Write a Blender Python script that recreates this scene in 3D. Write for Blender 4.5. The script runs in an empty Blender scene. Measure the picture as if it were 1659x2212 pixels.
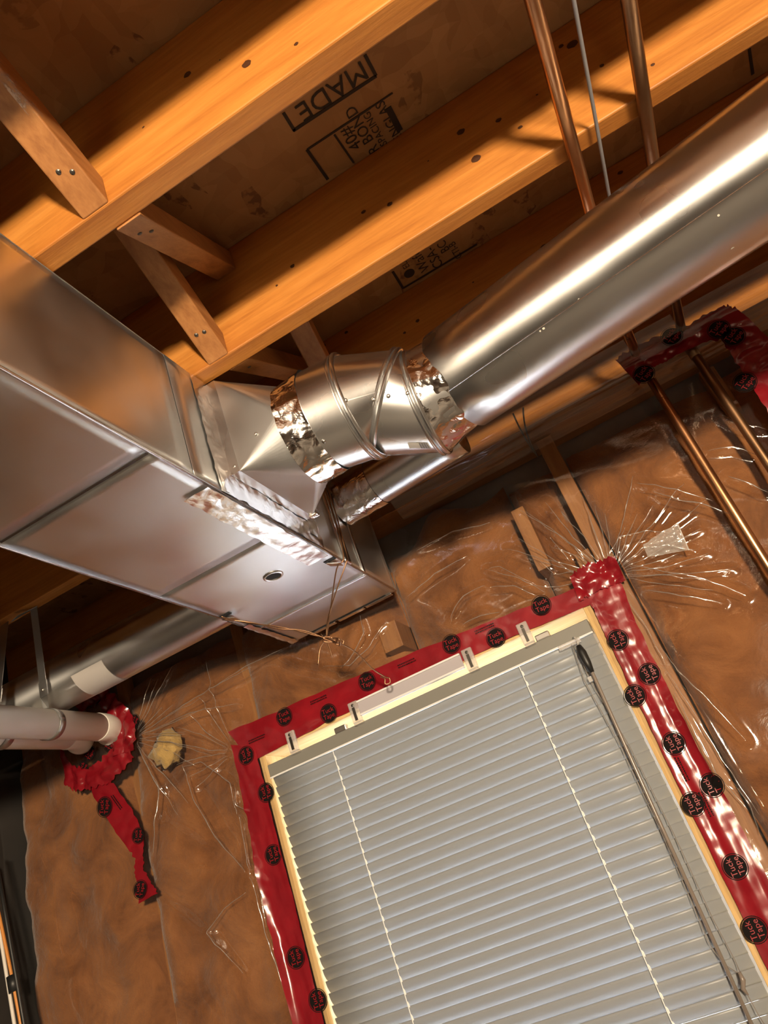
import bpy, bmesh, math, random
import numpy as np
from mathutils import Vector, Matrix, noise as mnoise

random.seed(7)
scene = bpy.context.scene
COL = scene.collection

# ---------------------------------------------------------------- camera
# camera stands at the origin; +Y runs to the insulated wall, +X to the right, +Z up
F_PX, CX, CY = 1661.0, 829.5, 1106.0
ROT = np.array([[0.8566712, 0.4062234, -0.31795756],
                [-0.45631363, 0.30924243, -0.83435424],
                [-0.24060825, 0.85985561, 0.45028435]])
cam_data = bpy.data.cameras.new('camera')
cam_data.sensor_fit = 'HORIZONTAL'
cam_data.sensor_width = 36.0
cam_data.lens = 36.0 * F_PX / 1659.0
cam_data.clip_start = 0.02
cam = bpy.data.objects.new('camera', cam_data)
COL.objects.link(cam)
M3 = Matrix((ROT[0], -ROT[1], -ROT[2])).transposed()
cam.matrix_world = M3.to_4x4()
scene.camera = cam

# ---------------------------------------------------------------- world, lights, exposure
scene.view_settings.view_transform = 'Standard'
scene.view_settings.look = 'None'
scene.view_settings.exposure = 0.0
scene.view_settings.gamma = 1.0
scene.view_settings.use_curve_mapping = False

world = bpy.data.worlds.new('sky')
scene.world = world
world.use_nodes = True
wn = world.node_tree
wn.nodes.clear()
w_out = wn.nodes.new('ShaderNodeOutputWorld')
w_bg = wn.nodes.new('ShaderNodeBackground')
w_sky = wn.nodes.new('ShaderNodeTexSky')
w_sky.sky_type = 'NISHITA'
w_sky.sun_disc = False
w_sky.sun_elevation = math.radians(38)
w_sky.sun_rotation = math.radians(200)
w_sky.air_density = 1.0
w_sky.dust_density = 2.5
w_bg.inputs['Strength'].default_value = 18.5
w_mix = wn.nodes.new('ShaderNodeMix'); w_mix.data_type = 'RGBA'      # thin bright overcast over the blue
w_mix.inputs[0].default_value = 0.84
w_mix.inputs[7].default_value = (0.38, 0.355, 0.33, 1)
wn.links.new(w_sky.outputs['Color'], w_mix.inputs[6])
wn.links.new(w_mix.outputs[2], w_bg.inputs['Color'])
wn.links.new(w_bg.outputs['Background'], w_out.inputs['Surface'])

sun_d = bpy.data.lights.new('sun', 'SUN')
sun_d.energy = 17.0; sun_d.color = (1.0, 0.95, 0.88); sun_d.angle = math.radians(1.5)
sun = bpy.data.objects.new('sun', sun_d); COL.objects.link(sun)
sun.rotation_euler = Vector((-0.72, 0.06, -0.69)).to_track_quat('-Z', 'Y').to_euler()     # shines along the outside of the wall onto the ground

def lamp(name, loc, power, color, radius):
    d = bpy.data.lights.new(name, 'POINT')
    d.energy = power
    d.color = color
    d.shadow_soft_size = radius
    o = bpy.data.objects.new(name, d)
    COL.objects.link(o)
    o.location = loc
    return o
# a work light behind the camera aimed at the ducts, coned to spare the floor
sp_d = bpy.data.lights.new('work_light', 'SPOT')
sp_d.energy = 930; sp_d.color = (1.0, 0.80, 0.56); sp_d.shadow_soft_size = 0.13
sp_d.spot_size = math.radians(118); sp_d.spot_blend = 0.5
work = bpy.data.objects.new('work_light', sp_d)
COL.objects.link(work)
work.location = (0.80, -2.1, 0.30)
work.rotation_euler = (Vector((-0.55, 1.6, 0.62)) - Vector(work.location)).to_track_quat('-Z', 'Y').to_euler()
lamp('fill_light', (0.3, -1.3, -0.25), 7, (1.0, 0.80, 0.56), 0.05)  # unseen weak fill, added low down to lighten the white pipes

# ---------------------------------------------------------------- helpers
def ray(u, v):
    return ROT.T @ np.array([(u - CX) / F_PX, (v - CY) / F_PX, 1.0])
def on_y(u, v, y):
    d = ray(u, v); return d * (y / d[1])
def on_z(u, v, z):
    d = ray(u, v); return d * (z / d[2])
def at_depth(u, v, dep):
    return ray(u, v) * dep

def nz(x, y, z=0.0):
    return mnoise.noise(Vector((x, y, z)))

class Geo:
    """collects vertices and faces, then links them as ONE mesh object"""
    def __init__(self):
        self.v, self.f = [], []
    def add(self, verts, faces):
        b = len(self.v)
        self.v += [tuple(float(c) for c in p) for p in verts]
        self.f += [tuple(b + i for i in q) for q in faces]
        return self
    def box(self, x0, x1, y0, y1, z0, z1):
        v = [(x, y, z) for x in (x0, x1) for y in (y0, y1) for z in (z0, z1)]
        return self.add(v, [(0, 1, 3, 2), (4, 6, 7, 5), (0, 4, 5, 1), (2, 3, 7, 6), (0, 2, 6, 4), (1, 5, 7, 3)])
    def beam(self, p, q, u, w):
        """bar from p to q with full cross vectors u and w"""
        p, q, u, w = (np.array(a, float) for a in (p, q, u, w))
        v = [b + su * u / 2 + sw * w / 2 for b in (p, q) for su in (-1, 1) for sw in (-1, 1)]
        return self.add(v, [(0, 1, 3, 2), (4, 6, 7, 5), (0, 4, 5, 1), (2, 3, 7, 6), (0, 2, 6, 4), (1, 5, 7, 3)])
    def loft(self, rings, cap0=False, cap1=False, closed=True):
        n = len(rings[0]); v = [p for r in rings for p in r]; f = []
        for i in range(len(rings) - 1):
            for j in range(n if closed else n - 1):
                k = (j + 1) % n
                f.append((i * n + j, i * n + k, (i + 1) * n + k, (i + 1) * n + j))
        if cap0: f.append(tuple(reversed(range(n))))
        if cap1: f.append(tuple((len(rings) - 1) * n + j for j in range(n)))
        return self.add(v, f)
    def tube(self, path, r, n=10, cap=True):
        path = [np.array(p, float) for p in path]
        rs = r if hasattr(r, '__len__') else [r] * len(path)
        rings = []; prev = None
        for i, p in enumerate(path):
            t = path[min(i + 1, len(path) - 1)] - path[max(i - 1, 0)]
            t = t / (np.linalg.norm(t) + 1e-12)
            a = prev if prev is not None else (np.array([0, 0, 1.0]) if abs(t[2]) < .9 else np.array([1.0, 0, 0]))
            a = a - t * (a @ t); a /= np.linalg.norm(a); prev = a
            b = np.cross(t, a)
            rings.append([p + rs[i] * (math.cos(2 * math.pi * k / n) * a + math.sin(2 * math.pi * k / n) * b) for k in range(n)])
        return self.loft(rings, cap, cap)
    def grid(self, fn, nu, nv):
        v = [fn(i / nu, j / nv) for i in range(nu + 1) for j in range(nv + 1)]
        f = [(i * (nv + 1) + j, (i + 1) * (nv + 1) + j, (i + 1) * (nv + 1) + j + 1, i * (nv + 1) + j + 1) for i in range(nu) for j in range(nv)]
        return self.add(v, f)
    def disc(self, c, n, r, h, seg=14, dome=False):
        c = np.array(c, float); n = np.array(n, float); n /= np.linalg.norm(n)
        a = np.cross(n, (0, 0, 1.0) if abs(n[2]) < .9 else (1.0, 0, 0)); a /= np.linalg.norm(a); b = np.cross(n, a)
        ring = lambda rr, hh: [c + n * hh + rr * (math.cos(2 * math.pi * k / seg) * a + math.sin(2 * math.pi * k / seg) * b) for k in range(seg)]
        rings = [ring(r, 0), ring(r * .92, h * .6), ring(r * .5, h)] if dome else [ring(r, 0), ring(r, h)]
        return self.loft(rings, False, True)
    def build(self, name, mat, parent=None, smooth=False, bevel=0.0, solid=0.0, angle=None, label=None):
        v = np.array(self.v)
        lo, hi = v.min(0), v.max(0)
        o0 = np.array([(lo[0] + hi[0]) / 2, (lo[1] + hi[1]) / 2, lo[2]])
        me = bpy.data.meshes.new(name)
        me.from_pydata([tuple(p) for p in v - o0], [], self.f)
        bm = bmesh.new(); bm.from_mesh(me)
        bmesh.ops.recalc_face_normals(bm, faces=bm.faces)
        bm.to_mesh(me); bm.free()
        if mat is not None: me.materials.append(mat)
        ob = bpy.data.objects.new(name, me)
        COL.objects.link(ob)
        put(ob, o0, parent)
        if smooth:
            me.shade_smooth()
            if angle: me.set_sharp_from_angle(angle=math.radians(angle))
        if solid:
            m = ob.modifiers.new('thickness', 'SOLIDIFY'); m.thickness = solid; m.offset = 0
        if bevel:
            m = ob.modifiers.new('bevel', 'BEVEL'); m.width = bevel; m.segments = 2; m.limit_method = 'ANGLE'
        if label: ob['label'] = label
        return ob

def wloc(o):
    p = np.array(o.location)
    while o.parent is not None:
        o = o.parent; p = p + np.array(o.location)
    return p
def put(ob, world_pos, parent):
    if parent is not None:
        ob.parent = parent
        ob.location = Vector(world_pos - wloc(parent))
    else:
        ob.location = Vector(world_pos)

def thing(name, label, cat, loc, group=None):
    o = bpy.data.objects.new(name, None)
    COL.objects.link(o)
    o.empty_display_size = 0.05
    o.location = loc
    return tag(o, label, cat, group)
def tag(o, label=None, cat=None, group=None, kind=None):
    if label: o['label'] = label
    if cat: o['category'] = cat
    if group: o['group'] = group
    if kind: o['kind'] = kind
    return o

_letters = {}
def lettering(body, align):
    if (body, align) not in _letters:
        cu = bpy.data.curves.new('t', 'FONT'); cu.body = body; cu.size = 1.0
        cu.align_x = align; cu.align_y = 'CENTER'; cu.resolution_u = 3
        to = bpy.data.objects.new('t', cu)
        me = to.to_mesh()
        _letters[(body, align)] = ([(p.co.x, p.co.y) for p in me.vertices], [tuple(p.vertices) for p in me.polygons])
        to.to_mesh_clear(); bpy.data.objects.remove(to); bpy.data.curves.remove(cu)
    return _letters[(body, align)]
def text_mesh(name, body, size, origin, right, up, mat, parent, off=0.0, conform=None, align='CENTER'):
    """flat lettering lying in the plane spanned by right and up"""
    tv, tf = lettering(body, align)
    r = np.array(right, float); r /= np.linalg.norm(r); u = np.array(up, float); u /= np.linalg.norm(u)
    n = np.cross(r, u)
    vs = [np.array(origin) + r * a * size + u * b * size + n * off for a, b in tv]
    if conform: vs = [conform(p) for p in vs]
    return Geo().add(vs, tf).build(name, mat, parent)

# ---------------------------------------------------------------- materials
def new_mat(name):
    m = bpy.data.materials.new(name); m.use_nodes = True
    nt = m.node_tree
    return m, nt, nt.nodes['Principled BSDF']
def N(nt, t, **kw):
    n = nt.nodes.new(t)
    for k, v in kw.items(): setattr(n, k, v)
    return n
def ramp(nt, src, stops):
    r = N(nt, 'ShaderNodeValToRGB'); cr = r.color_ramp
    while len(cr.elements) < len(stops): cr.elements.new(0.5)
    for e, (p, c) in zip(cr.elements, stops):
        e.position = p; e.color = (*c, 1) if len(c) == 3 else c
    nt.links.new(src, r.inputs['Fac']); return r.outputs['Color']
def coords(nt, scale=(1, 1, 1), rot=(0, 0, 0), kind='Object'):
    tc = N(nt, 'ShaderNodeTexCoord'); mp = N(nt, 'ShaderNodeMapping')
    mp.inputs['Scale'].default_value = scale; mp.inputs['Rotation'].default_value = rot
    nt.links.new(tc.outputs[kind], mp.inputs['Vector']); return mp.outputs['Vector']
def noise_tex(nt, vec, scale, detail=4, rough=.55, dist=0.0):
    n = N(nt, 'ShaderNodeTexNoise'); n.inputs['Scale'].default_value = scale; n.inputs['Detail'].default_value = detail
    n.inputs['Roughness'].default_value = rough; n.inputs['Distortion'].default_value = dist
    nt.links.new(vec, n.inputs['Vector']); return n
def mixc(nt, fac, a, b, mode='MIX'):
    m = N(nt, 'ShaderNodeMix', data_type='RGBA', blend_type=mode)
    for s, v in ((0, fac), (6, a), (7, b)):
        if hasattr(v, 'is_linked') or isinstance(v, bpy.types.NodeSocket): nt.links.new(v, m.inputs[s])
        elif isinstance(v, (int, float)): m.inputs[s].default_value = v
        else: m.inputs[s].default_value = (*v, 1)
    return m.outputs[2]
def bump(nt, bsdf, h, strength=.3, dist=.01):
    b = N(nt, 'ShaderNodeBump'); b.inputs['Strength'].default_value = strength; b.inputs['Distance'].default_value = dist
    nt.links.new(h, b.inputs['Height']); nt.links.new(b.outputs['Normal'], bsdf.inputs['Normal'])

def wood_mat(name, dark, mid, light, grain_axis='X', knots=True, rough=.55):
    m, nt, b = new_mat(name)
    s = {'X': (1.2, 16, 16), 'Y': (16, 1.2, 16), 'Z': (16, 16, 1.2)}[grain_axis]
    n1 = noise_tex(nt, coords(nt, s), 2.2, 5, .6, .6)
    s2 = tuple(a * 5 for a in s)
    n2 = noise_tex(nt, coords(nt, s2), 2.0, 3, .6)
    c = ramp(nt, n1.outputs['Fac'], [(.28, dark), (.5, mid), (.74, light)])
    c2 = ramp(nt, n2.outputs['Fac'], [(.35, (.78, .72, .66)), (.6, (1, 1, 1))])
    col = mixc(nt, .6, c, c2, 'MULTIPLY')
    if knots:
        ks = {'X': (5, 9, 9), 'Y': (9, 5, 9), 'Z': (9, 9, 5)}[grain_axis]
        vo = N(nt, 'ShaderNodeTexVoronoi'); vo.inputs['Scale'].default_value = 1.0
        nt.links.new(coords(nt, ks), vo.inputs['Vector'])
        sep = N(nt, 'ShaderNodeSeparateColor'); nt.links.new(vo.outputs['Color'], sep.inputs['Color'])
        sel = N(nt, 'ShaderNodeMath', operation='GREATER_THAN'); sel.inputs[1].default_value = .45
        nt.links.new(sep.outputs[0], sel.inputs[0])
        k = ramp(nt, vo.outputs['Distance'], [(0, (.55,) * 3), (.035, (.95,) * 3), (.06, (.75,) * 3), (.085, (0, 0, 0))])
        mu = N(nt, 'ShaderNodeMath', operation='MULTIPLY'); nt.links.new(k, mu.inputs[0]); nt.links.new(sel.outputs[0], mu.inputs[1])
        col = mixc(nt, mu.outputs[0], col, (.075, .026, .008))
    nt.links.new(col, b.inputs['Base Color'])
    b.inputs['Roughness'].default_value = rough; b.inputs['Specular IOR Level'].default_value = .5 if rough < .8 else .08
    bump(nt, b, n2.outputs['Fac'], .12, .004)
    return m

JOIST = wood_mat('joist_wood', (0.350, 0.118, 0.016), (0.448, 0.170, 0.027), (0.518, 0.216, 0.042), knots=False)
BRACE = wood_mat('brace_wood', (0.23, 0.088, 0.022), (0.33, 0.138, 0.040), (0.40, 0.185, 0.060), 'Y', False)
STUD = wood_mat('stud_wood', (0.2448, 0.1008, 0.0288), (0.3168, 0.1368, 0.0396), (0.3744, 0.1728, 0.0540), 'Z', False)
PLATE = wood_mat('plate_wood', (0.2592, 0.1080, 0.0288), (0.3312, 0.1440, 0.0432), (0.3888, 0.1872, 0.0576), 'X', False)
JAMB = wood_mat('jamb_pine', (0.5950, 0.3910, 0.1700), (0.6800, 0.4760, 0.2295), (0.7310, 0.5440, 0.2890), 'X', False, .9)
JAMBV = wood_mat('jamb_pine_upright', (0.5600, 0.3680, 0.1600), (0.6400, 0.4480, 0.2160), (0.6880, 0.5120, 0.2720), 'Z', False, .9)

def osb_mat():
    m, nt, b = new_mat('osb_flakes')
    v0 = coords(nt, (1, 1, 1))
    nd = noise_tex(nt, v0, 9, 2)
    add = mixc(nt, .06, v0, nd.outputs['Color'], 'ADD')
    def flakes(sc, rz):
        mp = N(nt, 'ShaderNodeMapping'); mp.inputs['Scale'].default_value = sc; mp.inputs['Rotation'].default_value = (0, 0, rz)
        nt.links.new(add, mp.inputs['Vector'])
        vo = N(nt, 'ShaderNodeTexVoronoi'); vo.inputs['Scale'].default_value = 1.0
        nt.links.new(mp.outputs['Vector'], vo.inputs['Vector'])
        sp = N(nt, 'ShaderNodeSeparateColor'); nt.links.new(vo.outputs['Color'], sp.inputs['Color'])
        return sp.outputs[0], sp.outputs[1]
    a, a2 = flakes((14, 34, 10), .5); c, c2 = flakes((36, 15, 10), .9)
    col = ramp(nt, a, [(0, (0.2376, 0.1116, 0.0360)), (.5, (0.3024, 0.1476, 0.0504)), (1, (0.3744, 0.1944, 0.0720))])
    col2 = ramp(nt, c, [(0, (0.2592, 0.1224, 0.0396)), (1, (0.3600, 0.1872, 0.0684))])
    col = mixc(nt, .5, col, col2)
    dk = ramp(nt, c2, [(.93, (0, 0, 0)), (.955, (1, 1, 1))])
    n3 = noise_tex(nt, v0, 42, 3); mk = ramp(nt, n3.outputs['Fac'], [(.47, (0, 0, 0)), (.56, (.75, .75, .75))])
    mm = N(nt, 'ShaderNodeMath', operation='MULTIPLY'); nt.links.new(dk, mm.inputs[0]); nt.links.new(mk, mm.inputs[1])
    col = mixc(nt, mm.outputs[0], col, (.10, .035, .01))
    nt.links.new(col, b.inputs['Base Color']); b.inputs['Roughness'].default_value = .7
    bump(nt, b, a, .25, .002)
    return m
OSB = osb_mat()

def metal_mat(name, base, rough, var=.1, smudge=0.0, spangle=0.0, axis=(1, 1, 1)):
    m, nt, b = new_mat(name)
    v = coords(nt, axis)
    n1 = noise_tex(nt, v, 5, 2, .5, .0)
    n2 = noise_tex(nt, v, 90, 2)
    b.inputs['Metallic'].default_value = 1
    lo = tuple(c * (1 - var) for c in base); hi = tuple(min(1, c * (1 + var)) for c in base)
    col = ramp(nt, n1.outputs['Fac'], [(.3, lo), (.7, hi)])
    if smudge:
        sm = ramp(nt, noise_tex(nt, coords(nt, (2, 7, 7), (0, 0, .7)), 2, 3, .5, .5).outputs['Fac'], [(.40, (0, 0, 0)), (.85, (smudge,) * 3)])
        col = mixc(nt, sm, col, (.78, .78, .80))
    nt.links.new(col, b.inputs['Base Color'])
    r = ramp(nt, n1.outputs['Fac'], [(.25, (rough * .75,) * 3), (.75, (rough * 1.3,) * 3)])
    nt.links.new(r, b.inputs['Roughness'])
    if spangle:
        bump(nt, b, n2.outputs['Fac'], spangle, .002)
    return m
GALV = metal_mat('galvanized_sheet', (.71, .725, .735), .36, .06, .20, .03)
GALV_R = metal_mat('galvanized_round_pipe', (.69, .695, .70), .255, .06, .0, .03)
GALV_BIG = metal_mat('galvanized_rolled_pipe', (.71, .71, .71), .30, .05, .0, .03)
_nt = GALV_BIG.node_tree; _b = _nt.nodes['Principled BSDF']
_tg = N(_nt, 'ShaderNodeTangent', direction_type='RADIAL', axis='X')
_nt.links.new(_tg.outputs[0], _b.inputs['Tangent'])
_b.inputs['Anisotropic'].default_value = .8; _b.inputs['Anisotropic Rotation'].default_value = .25
GALV_S = metal_mat('galvanized_strap', (.50, .50, .50), .42, .1)
COPPER = metal_mat('aged_copper', (.52, .27, .13), .30, .28, 0, 0, (1, 1, 1))
COPPER_D = metal_mat('tarnished_copper', (.26, .15, .08), .38, .3)
WIRE = metal_mat('rusty_wire', (.36, .20, .11), .4, .3)
STEEL_D = metal_mat('dark_steel', (.12, .11, .10), .45, .2)

def foil_mat():
    m, nt, b = new_mat('aluminium_foil_tape')
    b.inputs['Metallic'].default_value = 1; b.inputs['Roughness'].default_value = .13
    b.inputs['Base Color'].default_value = (.82, .79, .77, 1)
    v = coords(nt)
    n = noise_tex(nt, v, 26, 3, .5, 1.2)
    vo = N(nt, 'ShaderNodeTexVoronoi'); vo.feature = 'DISTANCE_TO_EDGE'; vo.inputs['Scale'].default_value = 22
    nd = mixc(nt, .08, v, noise_tex(nt, v, 14, 2).outputs['Color'], 'ADD')
    nt.links.new(nd, vo.inputs['Vector'])
    mx = N(nt, 'ShaderNodeMath', operation='ADD'); nt.links.new(n.outputs['Fac'], mx.inputs[0]); nt.links.new(vo.outputs['Distance'], mx.inputs[1])
    bump(nt, b, mx.outputs[0], .22, .012)
    return m
FOIL = foil_mat()
FOIL_FLAT = FOIL.copy(); FOIL_FLAT.name = 'smooth_foil_tape'
FOIL_FLAT.node_tree.nodes['Principled BSDF'].inputs['Roughness'].default_value = .26
next(n_ for n_ in FOIL_FLAT.node_tree.nodes if n_.type == 'BUMP').inputs['Strength'].default_value = .10

def plain(name, col, rough=.5, metallic=0.0, coat=0.0, trans=0.0, alpha=1.0):
    m, nt, b = new_mat(name)
    b.inputs['Base Color'].default_value = (*col, 1); b.inputs['Roughness'].default_value = rough
    b.inputs['Metallic'].default_value = metallic; b.inputs['Coat Weight'].default_value = coat
    b.inputs['Transmission Weight'].default_value = trans; b.inputs['Alpha'].default_value = alpha
    return m
def red_tape_mat():
    m, nt, b = new_mat('red_sheathing_tape')
    v = coords(nt)
    n = noise_tex(nt, v, 9, 4, .6, .6)
    nt.links.new(ramp(nt, n.outputs['Fac'], [(.3, (.165, .004, .009)), (.7, (.265, .009, .016))]), b.inputs['Base Color'])
    b.inputs['Roughness'].default_value = .24; b.inputs['Coat Weight'].default_value = .6; b.inputs['Coat Roughness'].default_value = .08
    n2 = noise_tex(nt, coords(nt, (1.8, 1.8, .22)), 26, 2, .5, .3)
    bump(nt, b, n2.outputs['Fac'], .07, .010)
    return m
RED = red_tape_mat()
INK = plain('black_ink', (.008, .006, .006), .8)
INK.node_tree.nodes['Principled BSDF'].inputs['Specular IOR Level'].default_value = .1
REDINK = plain('red_lettering', (0.2700, 0.0060, 0.0120), .35)
STAMP = plain('stamp_ink', (.025, .014, .008), .8)
PVC = plain('cream_pvc', (.93, .89, .81), .30)
BLACK = plain('black_rubber', (.012, .012, .012), .45)
WHITE = plain('white_jacket', (.68, .64, .58), .45)
GREYCABLE = plain('grey_cable_jacket', (.26, .26, .28), .45)
ORANGE = plain('copper_orange_jacket', (.62, .24, .05), .35)
PAPER = plain('paper_label', (.60, .56, .48), .6)
LABELINK = plain('label_ink', (.06, .05, .05), .6)
SCREW = plain('zinc_screw', (.55, .53, .50), .35, 1.0)
WHITE_TAPE = plain('pale_tape', (.46, .43, .41), .45)
CORD = plain('blind_cord', (.86, .86, .84), .5)
LIFT = plain('grey_lift_cord', (.20, .17, .15), .5)
HEADRAIL = plain('painted_headrail', (.20, .195, .175), .38)
WAND = plain('smoked_wand', (.20, .165, .14), .22)
VINYL = plain('white_vinyl', (.72, .72, .72), .35)
DARKHOLE = plain('dark_opening', (.01, .01, .01), .8)

def concrete_mat(name, a, c):
    m, nt, b = new_mat(name)
    n = noise_tex(nt, coords(nt), 5, 7, .65)
    nt.links.new(ramp(nt, n.outputs['Fac'], [(.3, a), (.7, c)]), b.inputs['Base Color'])
    b.inputs['Roughness'].default_value = .85
    bump(nt, b, n.outputs['Fac'], .25, .01)
    return m
CONCRETE = concrete_mat('concrete', (0.1600, 0.1560, 0.1520), (0.2560, 0.2480, 0.2400))
FLOORMAT = concrete_mat('floor_concrete', (.13, .12, .11), (.18, .17, .155))
PANELSHADE = concrete_mat('shaded_board', (.012, .010, .009), (.025, .02, .017))  # plywood of the left wall, its shade put into the near-black colour
DRYWALL = concrete_mat('drywall', (.20, .17, .14), (.25, .21, .17))

def insulation_mat(name, a, c, d):
    m, nt, b = new_mat(name)
    v = coords(nt)
    n = noise_tex(nt, v, 6, 8, .62, .7)
    n2 = noise_tex(nt, v, 55, 4, .7)
    col = ramp(nt, n.outputs['Fac'], [(.30, a), (.5, c), (.72, d)])
    nt.links.new(col, b.inputs['Base Color'])
    b.inputs['Roughness'].default_value = 1.0; b.inputs['Specular IOR Level'].default_value = .05
    b.inputs['Sheen Weight'].default_value = .25
    ad = N(nt, 'ShaderNodeMath', operation='ADD'); nt.links.new(n.outputs['Fac'], ad.inputs[0])
    mu = N(nt, 'ShaderNodeMath', operation='MULTIPLY'); mu.inputs[1].default_value = .22
    nt.links.new(n2.outputs['Fac'], mu.inputs[0]); nt.links.new(mu.outputs[0], ad.inputs[1])
    bump(nt, b, ad.outputs[0], .6, .03)
    return m
FIBRE = insulation_mat('pink_fibreglass', (0.115, 0.040, 0.013), (0.245, 0.096, 0.031), (0.354, 0.152, 0.054))
FIBRE_Y = insulation_mat('yellow_fibreglass', (0.3150, 0.1950, 0.0600), (0.4125, 0.2700, 0.0975), (0.4650, 0.3225, 0.1350))

def clear_film(name, haze, rough, gain):
    m = bpy.data.materials.new(name); m.use_nodes = True
    nt = m.node_tree; nt.nodes.clear()
    out = N(nt, 'ShaderNodeOutputMaterial'); tr = N(nt, 'ShaderNodeBsdfTransparent'); gl = N(nt, 'ShaderNodeBsdfGlossy'); df = N(nt, 'ShaderNodeBsdfDiffuse')
    tr.inputs['Color'].default_value = (.97, .96, .95, 1)
    gl.inputs['Roughness'].default_value = rough; df.inputs['Color'].default_value = (.8, .78, .75, 1)
    fr = N(nt, 'ShaderNodeLayerWeight'); fr.inputs['Blend'].default_value = .5      # thin film: same reflectance from both sides
    pw = N(nt, 'ShaderNodeMath', operation='POWER'); pw.inputs[1].default_value = 5.0
    mu = N(nt, 'ShaderNodeMath', operation='MULTIPLY_ADD', use_clamp=True); mu.inputs[1].default_value = .92; mu.inputs[2].default_value = .06 * gain
    bp = N(nt, 'ShaderNodeBump'); bp.inputs['Strength'].default_value = .05; bp.inputs['Distance'].default_value = .010
    v = coords(nt); n = noise_tex(nt, v, 13, 4, .55, 1.6)
    nt.links.new(n.outputs['Fac'], bp.inputs['Height'])
    for s in (gl, fr): nt.links.new(bp.outputs['Normal'], s.inputs['Normal'])
    nt.links.new(fr.outputs['Facing'], pw.inputs[0]); nt.links.new(pw.outputs[0], mu.inputs[0])
    m1 = N(nt, 'ShaderNodeMixShader'); m1.inputs[0].default_value = haze
    m2 = N(nt, 'ShaderNodeMixShader')
    nt.links.new(tr.outputs[0], m1.inputs[1]); nt.links.new(df.outputs[0], m1.inputs[2])
    nt.links.new(mu.outputs[0], m2.inputs[0]); nt.links.new(m1.outputs[0], m2.inputs[1]); nt.links.new(gl.outputs[0], m2.inputs[2])
    nt.links.new(m2.outputs[0], out.inputs['Surface'])
    return m
FILM = clear_film('clear_poly_film', .014, .06, 1.8)
CLEAR = clear_film('clear_moulded_plastic', .30, .12, 2.0)
GLASS = clear_film('window_glass', .0, .0, 1.0)

def slat_mat():
    m = bpy.data.materials.new('blind_slat_vinyl'); m.use_nodes = True
    nt = m.node_tree; b = nt.nodes['Principled BSDF']; out = nt.nodes['Material Output']
    b.inputs['Base Color'].default_value = (.275, .29, .305, 1); b.inputs['Roughness'].default_value = .38
    tl = N(nt, 'ShaderNodeBsdfTranslucent'); tl.inputs['Color'].default_value = (.66, .655, .645, 1)
    mx = N(nt, 'ShaderNodeMixShader'); mx.inputs[0].default_value = .12
    nt.links.new(b.outputs[0], mx.inputs[1]); nt.links.new(tl.outputs[0], mx.inputs[2]); nt.links.new(mx.outputs[0], out.inputs['Surface'])
    return m
SLAT = slat_mat()

# ================================================================ THE SETTING
H = 1.0            # underside of the joists
SUB = 1.24         # underside of the subfloor
FLOOR = -1.4
XL, XR, YB = -2.03, 2.1, -3.2
WALL = 2.0         # face of the concrete foundation
FACE = 1.86        # room-side face of the studs
FILM_Y = 1.845     # the plastic sheet

def struct(o): return tag(o, kind='structure')
struct(Geo().box(XL - .1, XR + .1, YB - .1, WALL + .25, FLOOR - .05, FLOOR).build('floor', FLOORMAT))
ceiling = struct(Geo().box(XL - .1, XR + .1, YB - .1, WALL + .25, SUB, SUB + .02).build('ceiling', OSB))
struct(Geo().box(XL - .1, XL, YB - .1, WALL + .25, FLOOR, SUB).build('wall_left', PANELSHADE))
struct(Geo().box(XR, XR + .1, YB - .1, WALL + .25, FLOOR, SUB).build('wall_right', DRYWALL))
struct(Geo().box(XL, XR, YB - .1, YB, FLOOR, SUB).build('wall_rear', DRYWALL))
WX0, WX1, WZ0, WZ1 = -1.068, -.140, -.56, .487   # clear opening between the jambs
JT = .019
g = Geo()
g.box(XL, WX0 - JT, WALL, WALL + .2, FLOOR, SUB); g.box(WX1 + JT, XR, WALL, WALL + .2, FLOOR, SUB)
g.box(WX0 - JT, WX1 + JT, WALL, WALL + .2, FLOOR, WZ0 - JT); g.box(WX0 - JT, WX1 + JT, WALL, WALL + .2, WZ1 + JT, SUB)
struct(g.build('wall_front', CONCRETE))

struct(Geo().box(-7, 6, WALL + .26, 12, -.95, -.90).build('ground', concrete_mat('pale_gravel', (.66, .65, .62), (.78, .77, .74))))
# window with a deep pine box, vinyl sash and a pane of glass
win = bpy.data.objects.new('window_1', None); COL.objects.link(win); win.location = (-.6, 2.0, WZ0); struct(win)
Geo().box(WX0 - JT, WX1 + JT, FILM_Y + .001, 2.14, WZ1, WZ1 + JT).build('jamb_head', JAMB, win, bevel=.0015)
Geo().box(WX0 - JT, WX0, FILM_Y + .001, 2.14, WZ0, WZ1).build('jamb_side', JAMBV, win, bevel=.0015)
Geo().box(WX1, WX1 + JT, FILM_Y + .001, 2.14, WZ0, WZ1).build('jamb_side', JAMBV, win, bevel=.0015)
Geo().box(WX0 - JT, WX1 + JT, FILM_Y + .001, 2.14, WZ0 - JT, WZ0).build('sill', JAMB, win, bevel=.0015)
sa = Geo(); s = .045
sa.box(WX0, WX1, 2.06, 2.12, WZ1 - s, WZ1); sa.box(WX0, WX1, 2.06, 2.12, WZ0, WZ0 + s)
sa.box(WX0, WX0 + s, 2.06, 2.12, WZ0 + s, WZ1 - s); sa.box(WX1 - s, WX1, 2.06, 2.12, WZ0 + s, WZ1 - s); sa.box(-.63, -.578, 2.06, 2.12, WZ0 + s, WZ1 - s)
sash = sa.build('sash_frame', VINYL, win, bevel=.003)
for a, c in ((WX0 + s, -.63), (-.578, WX1 - s)):
    Geo().box(a, c, 2.088, 2.092, WZ0 + s, WZ1 - s).build('pane', GLASS, sash)

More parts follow.
